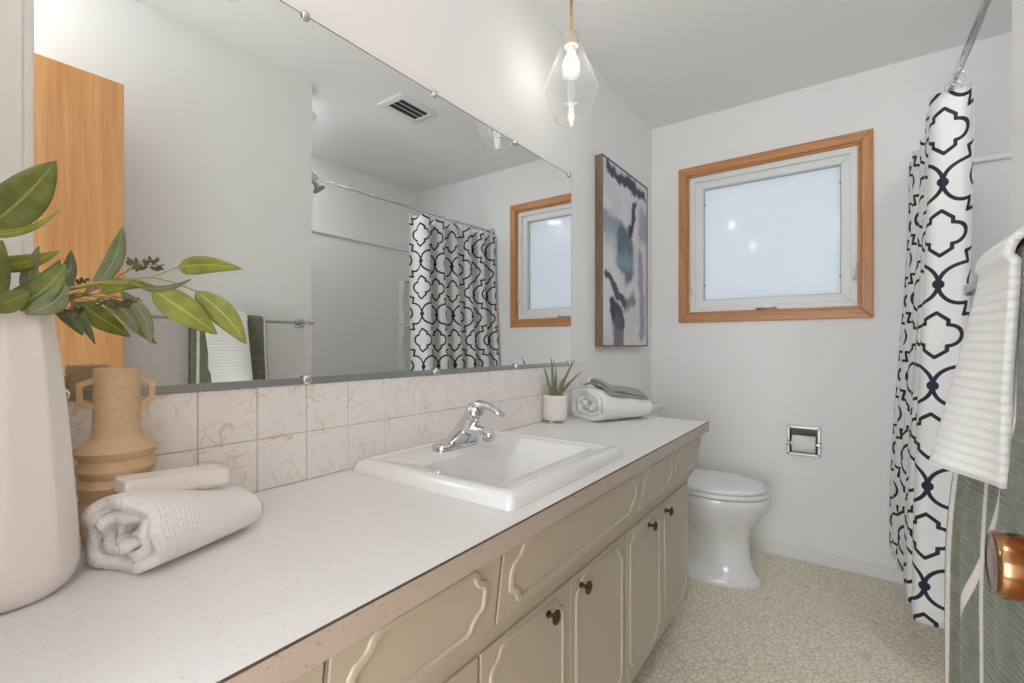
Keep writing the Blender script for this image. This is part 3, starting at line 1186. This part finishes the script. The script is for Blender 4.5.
# ------------------------------------------------------------------ ceiling vent
vn = thing('ceiling_vent', (.035, 1.795, ZC), 'white louvred exhaust vent in the ceiling, seen in the mirror', 'vent')
vx0, vx1, vy0, vy1 = -.065, .135, 1.655, 1.935
bm = nb()
rings = [[bm.verts.new(p) for p in rrect(vx0 + e, vx1 - e, vy0 + e, vy1 - e, ZC - h, max(.012 - e, .002), 3)] for e, h in ((0, .0005), (0, .007), (.006, .011), (.038, .011), (.040, .0005))]
skin(bm, rings, False, False)
obj('vent_frame', bm, M['trim'], vn, auto=40)
obj('vent_backing', box(nb(), vx0 + .03, vx1 - .03, vy0 + .03, vy1 - .03, ZC - .003, ZC - .0005), M['slot'], vn)
for k in range(4):
    xx = lerp(vx0 + .042, vx1 - .042, k / 3)
    bm = nb()
    prism(bm, [(xx - .012, ZC - .011), (xx - .009, ZC - .0115), (xx + .006, ZC - .004), (xx + .003, ZC - .0035)], vy0 + .040, vy1 - .040)
    obj('vent_slat', bm, M['trim'], vn)

# ------------------------------------------------------------------ door, open against the right wall
dr = obj('door_1', box(nb(), .117, .152, -.055, .548, .012, 2.03), M['door'], None, (.1345, -.055, .012), bevel=.002)
lab(dr, 'orange-brown wooden door standing open, seen in the mirror', None, None, 'structure')
kz, ky = .9476, .487
bm = nb()
lathe(bm, [(.030, 0), (.030, .003), (.022, .005), (.0125, .0065), (.0115, .010), (.0145, .0105), (.0205, .0125), (.0228, .016), (.0236, .026), (.0236, .0300), (.0226, .0328), (.0205, .0338), (.0185, .0330), (.012, .0336), (.004, .0338)], (.117, ky, kz), (-1, 0, 0), 40)
lab(obj('door_knob', bm, M['bronze'], dr, auto=60), 'rounded bronze knob')
bm = nb()
lathe(bm, [(.030, 0), (.030, .004), (.012, .009), (.0105, .018), (.0225, .024), (.0262, .038), (.0225, .0485), (.004, .0515)], (.152, ky, kz), (1, 0, 0), 32)
obj('door_knob', bm, M['bronze'], dr, auto=60)
for hz in (.28, 1.78):
    bm = nb()
    tube(bm, [(.112, -.052, hz - .045), (.112, -.052, hz + .045)], .006, 10)
    obj('hinge', bm, M['brass'], dr, smooth=True)

# ------------------------------------------------------------------ tub alcove: surround, tub, shower head
sur = thing('shower_surround', (.70, 2.1, .40), 'white moulded shower surround lining the tub alcove', 'shower surround')
ZS = 1.917
bm = nb()
box(bm, XB - .022, XB - .001, YC + .022, YF - .022, .402, ZS)
box(bm, XB - .040, XB - .001, YC + .022, YF - .022, ZS - .028, ZS)
obj('back_panel', bm, M['rubberw'], sur, bevel=.006, seg_=3)
for y0_, y1_, y2_ in ((YC + .001, YC + .022, YC + .040), (YF - .022, YF - .001, YF - .040)):
    bm = nb()
    box(bm, .335, XB - .0225, y0_, y1_, .402, ZS)
    box(bm, .335, XB - .0405, min(y0_, y2_), max(y1_, y2_), ZS - .028, ZS)
    obj('end_panel', bm, M['rubberw'], sur, bevel=.006, seg_=3)
# corner shelf tower: scalloped column with ledges
bm = nb()
ZL = [.75, .8944, 1.2718, 1.645]
for sgn in (1,):
    for z0_, z1_ in ((.8944, 1.2718), (1.2718, 1.645)):
        pts = []
        rings = []
        for k in range(15):
            t_ = k / 14
            z_ = lerp(z0_ + .012, z1_ - .004, t_)
            d_ = .035 + .030 * (.5 + .5 * math.cos(2 * PI * t_))
            rings.append([(XB - .022, 2.585, z_), (XB - .022 - d_, 2.592, z_), (XB - .022 - d_, 2.612, z_), (XB - .022, 2.625, z_)])
        loft(bm, rings, True, True)
for z_ in ZL[1:]:
    loft(bm, [[(XB - .023, 2.585, zz), (XB - .090, 2.590, zz), (XB - .105, 2.64, zz), (XB - .14, 2.76, zz), (XB - .14, YF - .0225, zz), (XB - .023, YF - .0225, zz)] for zz in (z_ - .012, z_)])
obj('corner_shelf', bm, M['rubberw'], sur, auto=40)

tub = thing('bathtub', (.68, 2.1, 0), 'white bathtub in the alcove behind the patterned curtain', 'bathtub')
bm = nb()
tx0, tx1, ty0, ty1 = .335, XB - .002, YC + .002, YF - .002
rings = [rrect(tx0, tx1, ty0, ty1, .001, .01), rrect(tx0, tx1, ty0, ty1, .385, .01), rrect(tx0 + .012, tx1 - .003, ty0 + .003, ty1 - .003, .398, .01),
         rrect(tx0 + .07, tx1 - .05, ty0 + .06, ty1 - .06, .396, .08), rrect(tx0 + .085, tx1 - .065, ty0 + .075, ty1 - .075, .37, .09),
         rrect(tx0 + .13, tx1 - .12, ty0 + .16, ty1 - .16, .10, .12), rrect(tx0 + .18, tx1 - .17, ty0 + .22, ty1 - .22, .085, .10)]
loft(bm, rings, True, True)
obj('tub_shell', bm, M['porcelain'], tub, auto=50)
bm = nb()
lathe(bm, [(.030, 0), (.030, .003), (.010, .004)], (.70, ty0 + .24, .0865), (0, 0, 1), 20)
obj('drain', bm, M['chrome'], tub, auto=40)

shw = thing('wall_shower', (.41, YC, 1.97), 'dark chrome shower head on its arm, in the mirror by the rod', 'shower')
bm = nb()
lathe(bm, [(.030, 0), (.028, .004), (.014, .010)], (.41, YC + .0005, 1.998), (0, 1, 0), 20)
obj('wall_flange', bm, M['chrome'], shw, auto=40)
bm = nb()
tube(bm, [(.41, YC + .004, 1.998), (.41, YC + .05, 2.003), (.41, YC + .09, 2.000), (.41, YC + .118, 1.990)], .0095, 12)
obj('shower_arm', bm, M['steel'], shw, smooth=True)
bm = nb()
lathe(bm, [(.011, 0), (.014, .008), (.016, .013), (.033, .026), (.036, .033), (.034, .038), (.028, .037)], (.41, YC + .112, 1.990), (-.25, .50, -.83), 28)
obj('spray_head', bm, M['gunmetal'], shw, auto=40)

# ------------------------------------------------------------------ curtain rod, rings, curtain
RX, RZ = .272, 1.974
rod = thing('curtain_rod', (RX, 2.1, RZ), 'straight chrome shower curtain rod spanning the tub opening', 'curtain rod')
bm = nb()
tube(bm, [(RX + .008, YC + .002, RZ), (RX - .006, YF - .002, RZ)], .0098, 18)
obj('rod', bm, M['chrome'], rod, smooth=True)
for yy, d_, xx in ((YC + .001, 1, RX + .008), (YF - .001, -1, RX - .006)):
    bm = nb()
    lathe(bm, [(.030, 0), (.030, .004), (.021, .012), (.018, .032), (.0145, .034)], (xx, yy, RZ), (0, d_, 0), 24)
    obj('end_flange', bm, M['chrome'], rod, auto=40)

# the cloth: plan path with deep pleats, pattern laid along the arc length
NP = 560
path = []
YA, YB = 2.045, 2.815


def plan(t_, z_):
    """point of the pleated curtain at fraction t_ of its run"""
    lo = 1 - (z_ - .17) / (RZ - .04 - .17)
    y_ = lerp(YA, YB, t_)
    ph = t_ * 5.5 * 2 * PI
    am = lerp(.046, .044, t_) * (1 + .15 * math.sin(t_ * 9.0))
    x_ = .264 - lerp(.034, .080, t_) * smooth(lo * 1.05) + am * math.cos(ph + .35 * math.sin(t_ * 7) * lo) + .006 * math.sin(t_ * 31 + lo * 2)
    y_ += .016 * math.sin(2 * ph) * (.7 + .3 * lo) + .010 * lo * math.sin(t_ * 5)
    return Vector((x_, min(y_, YF - .012), 0))


Ls = [0]
for i in range(NP):
    Ls.append(Ls[-1] + (plan((i + 1) / NP, 1.2) - plan(i / NP, 1.2)).length)
bm = nb()
CZ0, CZ1 = .175, RZ - .030


def ctop(t_): return CZ1 - .008 * (.5 - .5 * math.cos(t_ * 22 * PI))


def cpt(a, b):
    z_ = lerp(ctop(a), CZ0, b)
    p = plan(a, z_)
    return (p.x, p.y, z_)


U0, V0 = .045, .040
grid(bm, NP, 60, cpt, lambda a, b: (U0 + Ls[round(a * NP)] * 1.0 - .0, V0 + b * (CZ1 - CZ0)))
cur = obj('shower_curtain', bm, M['curtain'], None, (.26, 2.42, CZ0), smooth=True, solid=.0012)
lab(cur, 'white shower curtain with navy quatrefoil trellis pattern, gathered on the rod', 'shower curtain')
proto_ring = None
for k in range(12):
    t_ = (k + .0) / 11
    yy = lerp(YA + .012, YB - .015, t_)
    if proto_ring is None:
        bm = nb()
        torus(bm, (RX, 0, RZ - .010), (0, 1, 0), .0205, .0015, 24, 6)
        proto_ring = obj('curtain_ring', bm, M['chrome'], None, (RX, 0, RZ), smooth=True)
        rg = proto_ring
    else:
        rg = proto_ring.copy()
        C.objects.link(rg)
    rg.location = (RX + lerp(.003, -.006, t_), yy, RZ)
    lab(rg, 'thin chrome ring holding the patterned shower curtain on its rod', 'curtain ring', 'shower curtain rings')

# ------------------------------------------------------------------ towel bar and hanging towels
BXx, BZ = .190, 1.216
tb = thing('towel_bar', (BXx, .94, BZ), 'square chrome towel bar on the right wall, carrying two towels', 'towel bar')
obj('bar', box(nb(), BXx - .006, BXx + .006, .56, 1.315, BZ - .006, BZ + .006), M['steel'], tb, bevel=.002)
for yy in (.60, 1.28):
    bm = nb()
    box(bm, XR - .008, XR - .0005, yy - .022, yy + .022, BZ - .022, BZ + .022)
    box(bm, BXx - .009, XR - .006, yy - .009, yy + .009, BZ - .012, BZ + .012)
    obj('bracket', bm, M['chrome'], tb, bevel=.003)


def hang(name, y0, y1, rad, xf, zb, xbk, zbk, mat, thick, loc, shape, nu=36, mirror_uv=False):
    """cloth folded over the bar: from the back hem up, over and down to the front hem"""
    segs = [('b', 14), ('o', 10), ('f', 40)]
    tot = sum(s_[1] for s_ in segs)
    zt = BZ + .002

    def fn(a, b):
        y_ = lerp(y0, y1, a)
        k = b * tot
        if k <= 14:
            q = k / 14
            x_, z_ = lerp(xbk, BXx + rad, smooth(q)), lerp(zbk, zt, q)
        elif k <= 24:
            q = (k - 14) / 10 * PI
            x_, z_ = BXx + rad * math.cos(q), zt + rad * math.sin(q)
        else:
            q = (k - 24) / 40
            z_ = lerp(zt, zb, q)
            x_ = shape(a, q, BXx - rad)
            y_ = y_ + (xf(a, q) if xf else 0)
        return (x_, y_, z_)
    lf = zt - zb
    lb = zt - zbk

    def uv(a, b):
        k = b * tot
        d_ = -lb * (1 - k / 14) if k <= 14 else rad * PI * (k - 14) / 10 if k <= 24 else rad * PI + lf * (k - 24) / 40
        return ((y1 - y0) * a, d_)
    bm = nb()
    grid(bm, nu, tot, fn, uv)
    return obj(name, bm, mat, None, loc, smooth=True, solid=thick, soff=0)


def g_shape(a, q, x0):
    p = .007 * math.sin(a * 5.2 * PI + .6) * smooth(q * 2) + .004 * math.sin(a * 11 * PI + 3 * q) * q
    return lerp(x0, lerp(.171, .142, smooth(a * 1.2)), smooth(q * 1.8)) + p * lerp(.35, 1, a)


gt = hang('bath_towel', .780, 1.072, .0175, lambda a, q: .010 * q * (a - .5), .34, .222, .50, M['green'], .011, (.16, .92, .34), g_shape, 60)
lab(gt, 'long sage green bath towel with cream stripes hanging on the bar', 'towel')


def w_shape(a, q, x0):
    near, fart = lerp(x0 + .006, .158, smooth(q * 1.5)), lerp(x0 + .006, .104, q ** 1.1)
    return lerp(near, fart, smooth(a)) - .006 * math.sin(a * PI) * smooth(q * 2)


wt = hang('hand_towel', .818, .985, .0345, lambda a, q: .032 * q * (1 - a), .925, .236, .97, M['ribtowel'], .010, (.15, .91, .92), w_shape, 30)
lab(wt, 'white ribbed hand towel folded over the green towel', 'towel')

# ------------------------------------------------------------------ things on the counter: vases
vs = thing('white_vase', (-.822, .099, CT), 'tall white faceted ceramic vase holding leafy stems at the near end', 'vase')
VX, VY = -.822, .099
bm = nb()
nF = 10


def facet(q, h):
    """ten broad flats, softened, fading out towards the foot"""
    s_ = PI / nF
    w_ = ((q + .35) % (2 * s_)) - s_
    fl = math.cos(s_) / math.cos(w_)
    k = smooth((h - .015) / .09)
    return lerp(1, fl * 1.02, k)


pr = [(.046, .0), (.055, .002), (.062, .008), (.0675, .018), (.0695, .030), (.0690, .055), (.0665, .10), (.0615, .17), (.0565, .235), (.0505, .295), (.0455, .330), (.0440, .340), (.0428, .3432), (.0412, .3432), (.0400, .340), (.0420, .320), (.046, .29)]
lathe(bm, pr, (VX, VY, CT), (0, 0, 1), 120, True, False, fac=facet)
obj('vase_body', bm, M['vase'], vs, auto=28)

bv = thing('beige_vase', (-.906, .2293, CT), 'sandy beige clay vase with two angular handles and ridged body', 'vase')
bx, by = -.906, .2293
bm = nb()
pr = [(.032, 0), (.038, .003), (.0405, .015), (.0435, .035), (.0470, .054), (.0475, .058), (.0440, .070), (.0432, .076), (.0478, .090), (.0485, .094), (.0440, .101), (.0430, .105), (.0485, .115), (.0492, .118), (.0445, .127), (.0432, .131),
      (.0500, .1405), (.0518, .1440), (.0500, .1470), (.0400, .1545), (.0330, .1610), (.0296, .1680), (.0285, .178), (.0282, .22), (.0280, .255), (.0278, .2655), (.0262, .2668), (.0245, .2655), (.0235, .22), (.0235, .17)]
lathe(bm, pr, (bx, by, CT), (0, 0, 1), 64, True, False)
obj('vase_body', bm, M['clay'], bv, auto=35)
vd = Vector((bx, by, 0)).normalized()
sd = Vector((vd.y, -vd.x, 0)).normalized()           # sideways, as the handles stand
for sg in (1, -1):
    bm = nb()
    lo_ = [(.0265, .203), (.0455, .216), (.0465, .244), (.0265, .253)]
    li_ = [(.0265, .214), (.0375, .2205), (.0385, .239), (.0265, .2435)]
    hw = .0065
    rings = []
    for (a, h1), (b2, h2) in zip(lo_, li_):
        ring = []
        for w_, hh, ww in ((a, h1, -hw), (a, h1, hw), (b2, h2, hw), (b2, h2, -hw)):
            p = Vector((bx, by, CT + hh)) + sd * sg * w_ + vd * ww
            ring.append(p)
        rings.append(ring)
    loft(bm, rings, True, True)
    obj('handle', bm, M['clay'], bv, bevel=.0015)

# ------------------------------------------------------------------ leafy stems in the vase


def leaf(bm, p0, p1, width, nrm=None, bend=.0, fold=.18, mi=0, n=14, tipw=.55, roll_=0, curve=0.0):
    p0, p1 = Vector(p0), Vector(p1)
    ax = (p1 - p0)
    L = ax.length
    if nrm is None:
        nrm = (Vector((0, 0, EYE)) - (p0 + p1) / 2)
    nrm = Vector(nrm)
    nrm = (nrm - ax * (nrm.dot(ax) / ax.dot(ax))).normalized()
    if roll_: nrm = Matrix.Rotation(roll_, 3, ax.normalized()) @ nrm
    side = ax.normalized().cross(nrm).normalized()
    lay = bm.loops.layers.uv.verify()
    rows = []
    for i in range(n + 1):
        t_ = i / n
        c_ = p0 + ax * t_ + nrm * bend * L * math.sin(PI * t_) + side * curve * L * math.sin(PI * t_)
        w_ = width / 2 * (math.sin(PI * min(1, t_ ** tipw)) ** .85 if 0 < t_ < 1 else 0) + .0006
        rows.append([bm.verts.new(c_ + side * w_ * s_ + nrm * (abs(s_) * w_ * fold)) for s_ in (-1, -.55, 0, .55, 1)])
    for i in range(n):
        for j in range(4):
            f_ = bm.faces.new((rows[i][j], rows[i][j + 1], rows[i + 1][j + 1], rows[i + 1][j]))
            f_.material_index = mi
            for l, (a, b) in zip(f_.loops, ((i, j), (i, j + 1), (i + 1, j + 1), (i + 1, j))):
                l[lay].uv = (b / 4, a / n)


LM = [M['leaf_olive'], M['leaf_green'], M['leaf_grey']]


def spray(label, stems, leaves, seeds=(), twigs=()):
    r_ = thing('leafy_stem', (VX, VY, CT + .10), label, 'leafy stem', 'artificial leafy stems in the white vase')
    bm = nb()
    for pts, ra in stems: tube(bm, pts, ra, 7)
    obj('stem', bm, M['stem'], r_, smooth=True)
    bm = nb()
    for l in leaves:
        a = dict(l)
        leaf(bm, **a)
    obj('foliage', bm, LM, r_, smooth=True, solid=.0006)
    if twigs:
        bm = nb()
        for pts, ra in twigs: tube(bm, pts, ra, 6)
        obj('twig', bm, M['twig'], r_, smooth=True)
    for c_ in seeds:
        bm = nb()
        c_ = Vector(c_)
        tube(bm, [c_ - Vector((0, .006, .004)), c_, c_ + Vector((0, .007, .003))], [.0011, .0012, .0009], 6)
        for k in range(8):
            p = c_ + Vector((random.uniform(-.005, .005), random.uniform(-.0085, .0085), random.uniform(-.005, .005)))
            lathe(bm, [(.0005, -.0040), (.0019, -.002), (.0023, .0005), (.0015, .003), (.0004, .0040)], p, (random.uniform(-1, 1), random.uniform(-1, 1), .7), 6)
            tube(bm, [c_, p], .0007, 4)
        obj('seed_cluster', bm, M['seed'], r_, smooth=True)
    return r_


root_ = (VX, VY + .005, CT + .115)
mouth = (VX + .004, VY + .028, CT + .350)
X1, X2 = -.800, -.850
# the long spray to the right
a1 = at(50, 291, X1); a2 = at(110, 281, X1); a3 = at(152, 277, X1); a4 = at(178, 267, X1)
a5 = at(196, 291, X1); a6 = at(152, 289, X1)
spray('long trailing stem with four pointed olive leaves reaching right over the counter',
      [([root_, (VX, VY + .018, CT + .30), mouth, a1, a2, a3, a4], [.002, .002, .002, .002, .0017, .0013, .0010]),
       ([a3, at(172, 282, X1), a5], [.0012, .0011, .0010]), ([a2, at(132, 284, X1), a6], [.0012, .0011, .0010]),
       ([at(30, 300, X1), at(60, 293, X1 - .012), at(90, 283, X1 + .008), at(128, 282, X1 + .01)], .0012)],
      [dict(p0=a4, p1=at(242, 269, X1 + .004), width=.0270, bend=-.04, mi=0, roll_=.2, curve=-.05),
       dict(p0=a6, p1=at(217, 334, X1 + .012), width=.0400, bend=.05, mi=0, roll_=-.15, tipw=.72),
       dict(p0=a5, p1=at(246, 344, X1 + .010), width=.0360, bend=.05, mi=0, roll_=.2, tipw=.72, curve=-.07),
       dict(p0=at(141, 288, X1), p1=at(191, 279, X1 + .02), width=.0110, bend=.06, mi=2, roll_=.7, curve=.08),
       dict(p0=at(96, 284, X1), p1=at(140, 281, X1), width=.009, bend=.05, mi=0, roll_=.5)],
      [at(135, 263, X1 - .01), at(141, 269, X1 - .01), at(152, 261, X1 - .008), at(159, 266, X1 - .01)],
      [([a2, at(122, 274, X1), at(135, 265, X1 - .01)], .0008), ([a2, at(130, 270, X1 - .004), at(155, 263, X1 - .009)], .0007),
       ([at(70, 290, X1), at(100, 284, X1), at(122, 279, X1)], .0016)])
# grey-green sprig behind it
b1 = at(58, 297, X2); b2 = at(90, 296, X2); b3 = at(118, 298, X2)
spray('grey-green sprig with one upright curved leaf and two drooping leaves in the vase',
      [([root_, (VX - .01, VY + .016, CT + .30), (VX - .008, VY + .024, CT + .350), b1, b2, b3], [.002, .002, .0018, .0016, .0012, .0009]),
       ([at(45, 300, X2), b1, at(82, 291, X2)], .0013)],
      [dict(p0=at(80, 298, X2), p1=at(123, 227, X2 + .005), width=.0215, bend=-.10, mi=2, roll_=.25, tipw=1.25, curve=.12),
       dict(p0=at(103, 300, X2), p1=at(137, 333, X2 + .006), width=.0240, bend=.10, mi=2, roll_=-.3, tipw=.8, curve=-.12),
       dict(p0=at(121, 291, X2), p1=at(151, 344, X2 + .006), width=.0190, bend=.10, mi=2, roll_=.3, tipw=.85, curve=-.14),
       dict(p0=at(100, 292, X2), p1=at(130, 287, X2), width=.009, bend=.06, mi=0)],
      [at(104, 303, X2 + .01), at(121, 305, X2 + .01), at(136, 302, X2 + .01), at(66, 312, X2 + .015)],
      [([at(68, 297, X2), at(90, 291, X2 + .01), at(108, 286, X2 + .01)], .0010), ([b1, at(88, 300, X2 + .012), at(121, 304, X2 + .01)], .0009),
       ([at(60, 300, X2), at(100, 293, X2 + .006), at(134, 301, X2 + .01)], .0009), ([at(40, 312, X2 + .02), at(66, 311, X2 + .015)], .0007)])
# broad leaves above and at the rim of the vase
X3 = -.775
c0 = Vector((VX + .02, VY - .004, CT + .350))
spray('stem with a big broad green leaf rising above the white vase',
      [([root_, (VX + .012, VY, CT + .30), c0, at(-30, 275, X3), at(-22, 246, X3)], [.002, .002, .002, .0016, .0012])],
      [dict(p0=at(-34, 242, X3), p1=at(56, 161, X3 + .012), width=.0420, bend=.05, mi=1, roll_=.1, tipw=.95, curve=.03),
       dict(p0=at(-30, 234, X3 + .03), p1=at(60, 210, X3 + .045), width=.0085, bend=.10, mi=0, roll_=.5, curve=.09)])
spray('cluster of dark green leaves crowding the rim of the white vase',
      [([root_, (VX + .006, VY + .010, CT + .30), (VX + .012, VY + .012, CT + .352), at(16, 300, -.79)], [.002, .002, .002, .0014]),
       ([(VX + .010, VY + .006, CT + .33), at(-6, 300, -.77), at(-4, 280, -.77)], .0014)],
      [dict(p0=at(-6, 312, -.755), p1=at(2, 240, -.755), width=.0230, bend=-.10, mi=1, roll_=.3, tipw=.9),
       dict(p0=at(-8, 266, -.81), p1=at(60, 251, -.81), width=.0190, bend=.06, mi=0, roll_=.2, curve=.05),
       dict(p0=at(-6, 306, -.80), p1=at(60, 260, -.80), width=.0260, bend=.10, mi=1, roll_=.2, tipw=.8, curve=.12),
       dict(p0=at(6, 312, -.787), p1=at(66, 264, -.787), width=.0280, bend=.12, mi=1, roll_=-.2, tipw=.85, curve=.10),
       dict(p0=at(26, 314, -.775), p1=at(66, 282, -.778), width=.0230, bend=.12, mi=2, roll_=.2, tipw=.85, curve=.12),
       dict(p0=at(52, 312, -.79), p1=at(39, 246, -.80), width=.0200, bend=-.08, mi=2, roll_=-.45, tipw=.8, curve=-.22),
       dict(p0=at(46, 314, -.795), p1=at(72, 268, -.81), width=.0200, bend=-.08, mi=2, roll_=.4, curve=-.12),
       dict(p0=at(-16, 310, -.765), p1=at(30, 292, -.765), width=.0230, bend=.12, mi=1, roll_=.2, tipw=.9)])

# ------------------------------------------------------------------ rolled towels


def roll_towel(name, o, ax, L, W, H0, H1, turns, thick, mat, label, lean=0.0, seed=1):
    """a sheet wound into a flattened spiral, lying on the counter; o = middle of the near end on the counter"""
    rnd = random.Random(seed)
    o, ax = Vector(o), Vector(ax).normalized()
    sd_ = Vector((ax.y, -ax.x, 0)).normalized()
    NT, NS = 190, 22
    tot = turns * 2 * PI
    phs = [rnd.uniform(0, 6) for _ in range(6)]

    def fn(a, b):
        q = tot * a + .6 * PI                       # spiral angle, from the core outwards
        s_ = b
        H = lerp(H0, H1, smooth(s_)) - thick * 1.1
        Wd = W * (1 - .06 * s_) - thick * 1.1
        k = lerp(.12, 1.0, min(1.0, a / .70) ** .95) + .03 * max(0, a - .70) / .30
        k *= 1 + .05 * math.sin(2.3 * q + phs[0]) * (1 - a) + .015 * math.sin(3 * q + phs[1] + 5 * s_) * (1 - .7 * a)
        cx, cz = math.cos(q), math.sin(q)
        pw = 1.0 if cz > 0 else lerp(1.0, .80, a)
        px_ = math.copysign(abs(cx) ** (pw * .92), cx) * Wd / 2 * k
        pz_ = math.copysign(abs(cz) ** (pw * .92), cz) * H / 2 * k
        px_ += lean * pz_
        e = .010 * (1 - a) * math.sin(q * 1.7 + phs[2]) + .004 * math.sin(q * 5 + phs[3]) + .006 * (1 - a)
        end = L * s_ + e * (1 - s_) * 1.0 - .5 * e * s_
        bulge = 1 + .03 * math.sin(PI * s_)
        return o + ax * end + sd_ * px_ * bulge + Vector((0, 0, H / 2 + thick * .55 + max(pz_ * bulge, -H / 2)))
    bm = nb()
    per = PI * (W + H0) / 2
    grid(bm, NT, NS, fn, lambda a, b: (turns * per * a * .62, L * b))
    ob = obj(name, bm, mat, None, o, smooth=True, solid=thick, soff=0, subsurf=0)
    return lab(ob, label, 'towel')


roll_towel('rolled_towel', (-.780, .1995, CT), (-.35, .937, 0), .176, .136, .102, .066, 3.375, .0150, M['waffle'], 'white waffle towel rolled up on the counter in front of the beige vase', 0.0, 3)
roll_towel('rolled_towel', (-.858, 1.698, CT), (.403, .915, 0), .262, .222, .130, .093, 3.375, .0190, M['terry'], 'thick folded white towel at the far end of the counter beside the plant', 0.0, 8)

# soap bar in its wrapper, lying on the near rolled towel
sb = thing('soap_box', (-.845, .275, .905), 'wrapped cream soap bar lying on the white rolled towel', 'soap')
bm = nb()
P0, P1 = Vector((-.836, .2140, .8955)), Vector((-.838, .3500, .8855))
ax = (P1 - P0)
rings = []
for t_, e in ((0, .003), (.012, .0010), (.03, 0), (.97, 0), (.988, .0010), (1.0, .003)):
    c_ = P0 + ax * t_
    hh = .0235
    rings.append([(c_.x + sx * (.025 - e), c_.y, c_.z + hh / 2 + sz * (hh / 2 - e)) for sx, sz in ((-1, -1), (1, -1), (1, 1), (-1, 1))])
loft(bm, rings, True, True)
obj('wrapper', bm, M['paper'], sb, bevel=.0035, seg_=3)
bm = nb()
box(bm, -.8115, -.8105, .222, .2235, .898, .916)
obj('wrapper_fold', bm, M['paper'], sb)

# sage washcloth lying over the far towel
o = Vector((-.858, 1.698, CT)); axd = Vector((.403, .915, 0)).normalized(); sdd = Vector((axd.y, -axd.x, 0))


def cloth(a, b):
    s_ = lerp(.035, .232, b)
    w_ = lerp(-.060, .098, a)
    H = lerp(.134, .095, smooth(s_ / .270))
    q = max(-.98, min(.98, w_ / .113))
    top = H * (.5 + .5 * (1 - abs(q) ** 2.17) ** .46)
    z_ = CT + top + .009 + .006 * math.sin(b * 9 + a * 3) * (1 - a) + .010 * math.exp(-((b - .12) / .10) ** 2) * (1 - a)
    p = o + axd * s_ + sdd * (w_ + .012 * math.sin(b * 7))
    return (p.x, p.y, z_)


bm = nb()
grid(bm, 26, 26, cloth, lambda a, b: (a * .16, b * .2))
wc = thing('washcloth', (-.80, 1.84, .92), 'folded sage green washcloth lying on the thick white towel', 'washcloth')
obj('lower_fold', bm, M['sage'], wc, smooth=True, solid=.007, soff=0)
bm = nb()


def cloth2(a, b):
    p = cloth(lerp(.18, .98, a), lerp(.04, .96, b))
    return (p[0], p[1], p[2] + .010 + .006 * math.sin(a * 6 + 1) * math.sin(b * 5))


grid(bm, 22, 22, cloth2, lambda a, b: (a * .14, b * .18))
obj('upper_fold', bm, M['sage'], wc, smooth=True, solid=.007, soff=0)

# ------------------------------------------------------------------ potted aloe
PXc, PYc = -.938, 1.589
pl = thing('potted_aloe', (PXc, PYc, CT), 'small aloe plant in a white pot on the counter corner', 'potted plant')
bm = nb()
lathe(bm, [(.030, .010), (.040, .011), (.0455, .017), (.047, .026), (.0470, .098), (.0465, .106), (.0450, .108), (.0430, .106), (.0425, .092)], (PXc, PYc, CT), (0, 0, 1), 40, True, False)
pot = obj('pot', bm, M['pot'], pl, auto=50)
for k in range(3):
    q = .5 + k * 2 * PI / 3
    bm = nb()
    lathe(bm, [(.006, 0), (.008, .004), (.010, .013)], (PXc + .030 * math.cos(q), PYc + .030 * math.sin(q), CT + .0003), (0, 0, 1), 14)
    obj('pot_foot', bm, M['pot'], pot, smooth=True)
bm = nb()
lathe(bm, [(.0424, .0885), (.0424, .094), (.02, .0965), (.004, .097)], (PXc, PYc, CT), (0, 0, 1), 28, True, True)
obj('soil', bm, M['soil'], pl, smooth=True)
tips = [((551, 357), .6), ((575, 360), .2), ((583, 371), .4), ((543, 365), .3), ((556, 366), .1), ((563, 378), -.3)]
for i, ((u, v), rr) in enumerate(tips):
    tip = at(u, v, PXc + (.02, .0, .02, -.01, .0, .02)[i])
    b0 = Vector((PXc, PYc, CT + .094)) + Vector(((-.004, .006, .004, -.006, .0, .008)[i], (-.006, .010, .014, -.016, .002, .004)[i], 0))
    pts, rs = [], []
    mid = (b0 + tip) / 2 + Vector((0, (tip.y - b0.y) * -.10, .012))
    for k in range(11):
        t_ = k / 10
        pts.append(b0 * (1 - t_) ** 2 + mid * 2 * t_ * (1 - t_) + tip * t_ * t_)
        rs.append(.0078 * (1 - t_) ** .75 + .0006)
    bm = nb()
    tube(bm, pts, rs, 8)
    obj('aloe_leaf', bm, M['aloe'], pl, smooth=True)
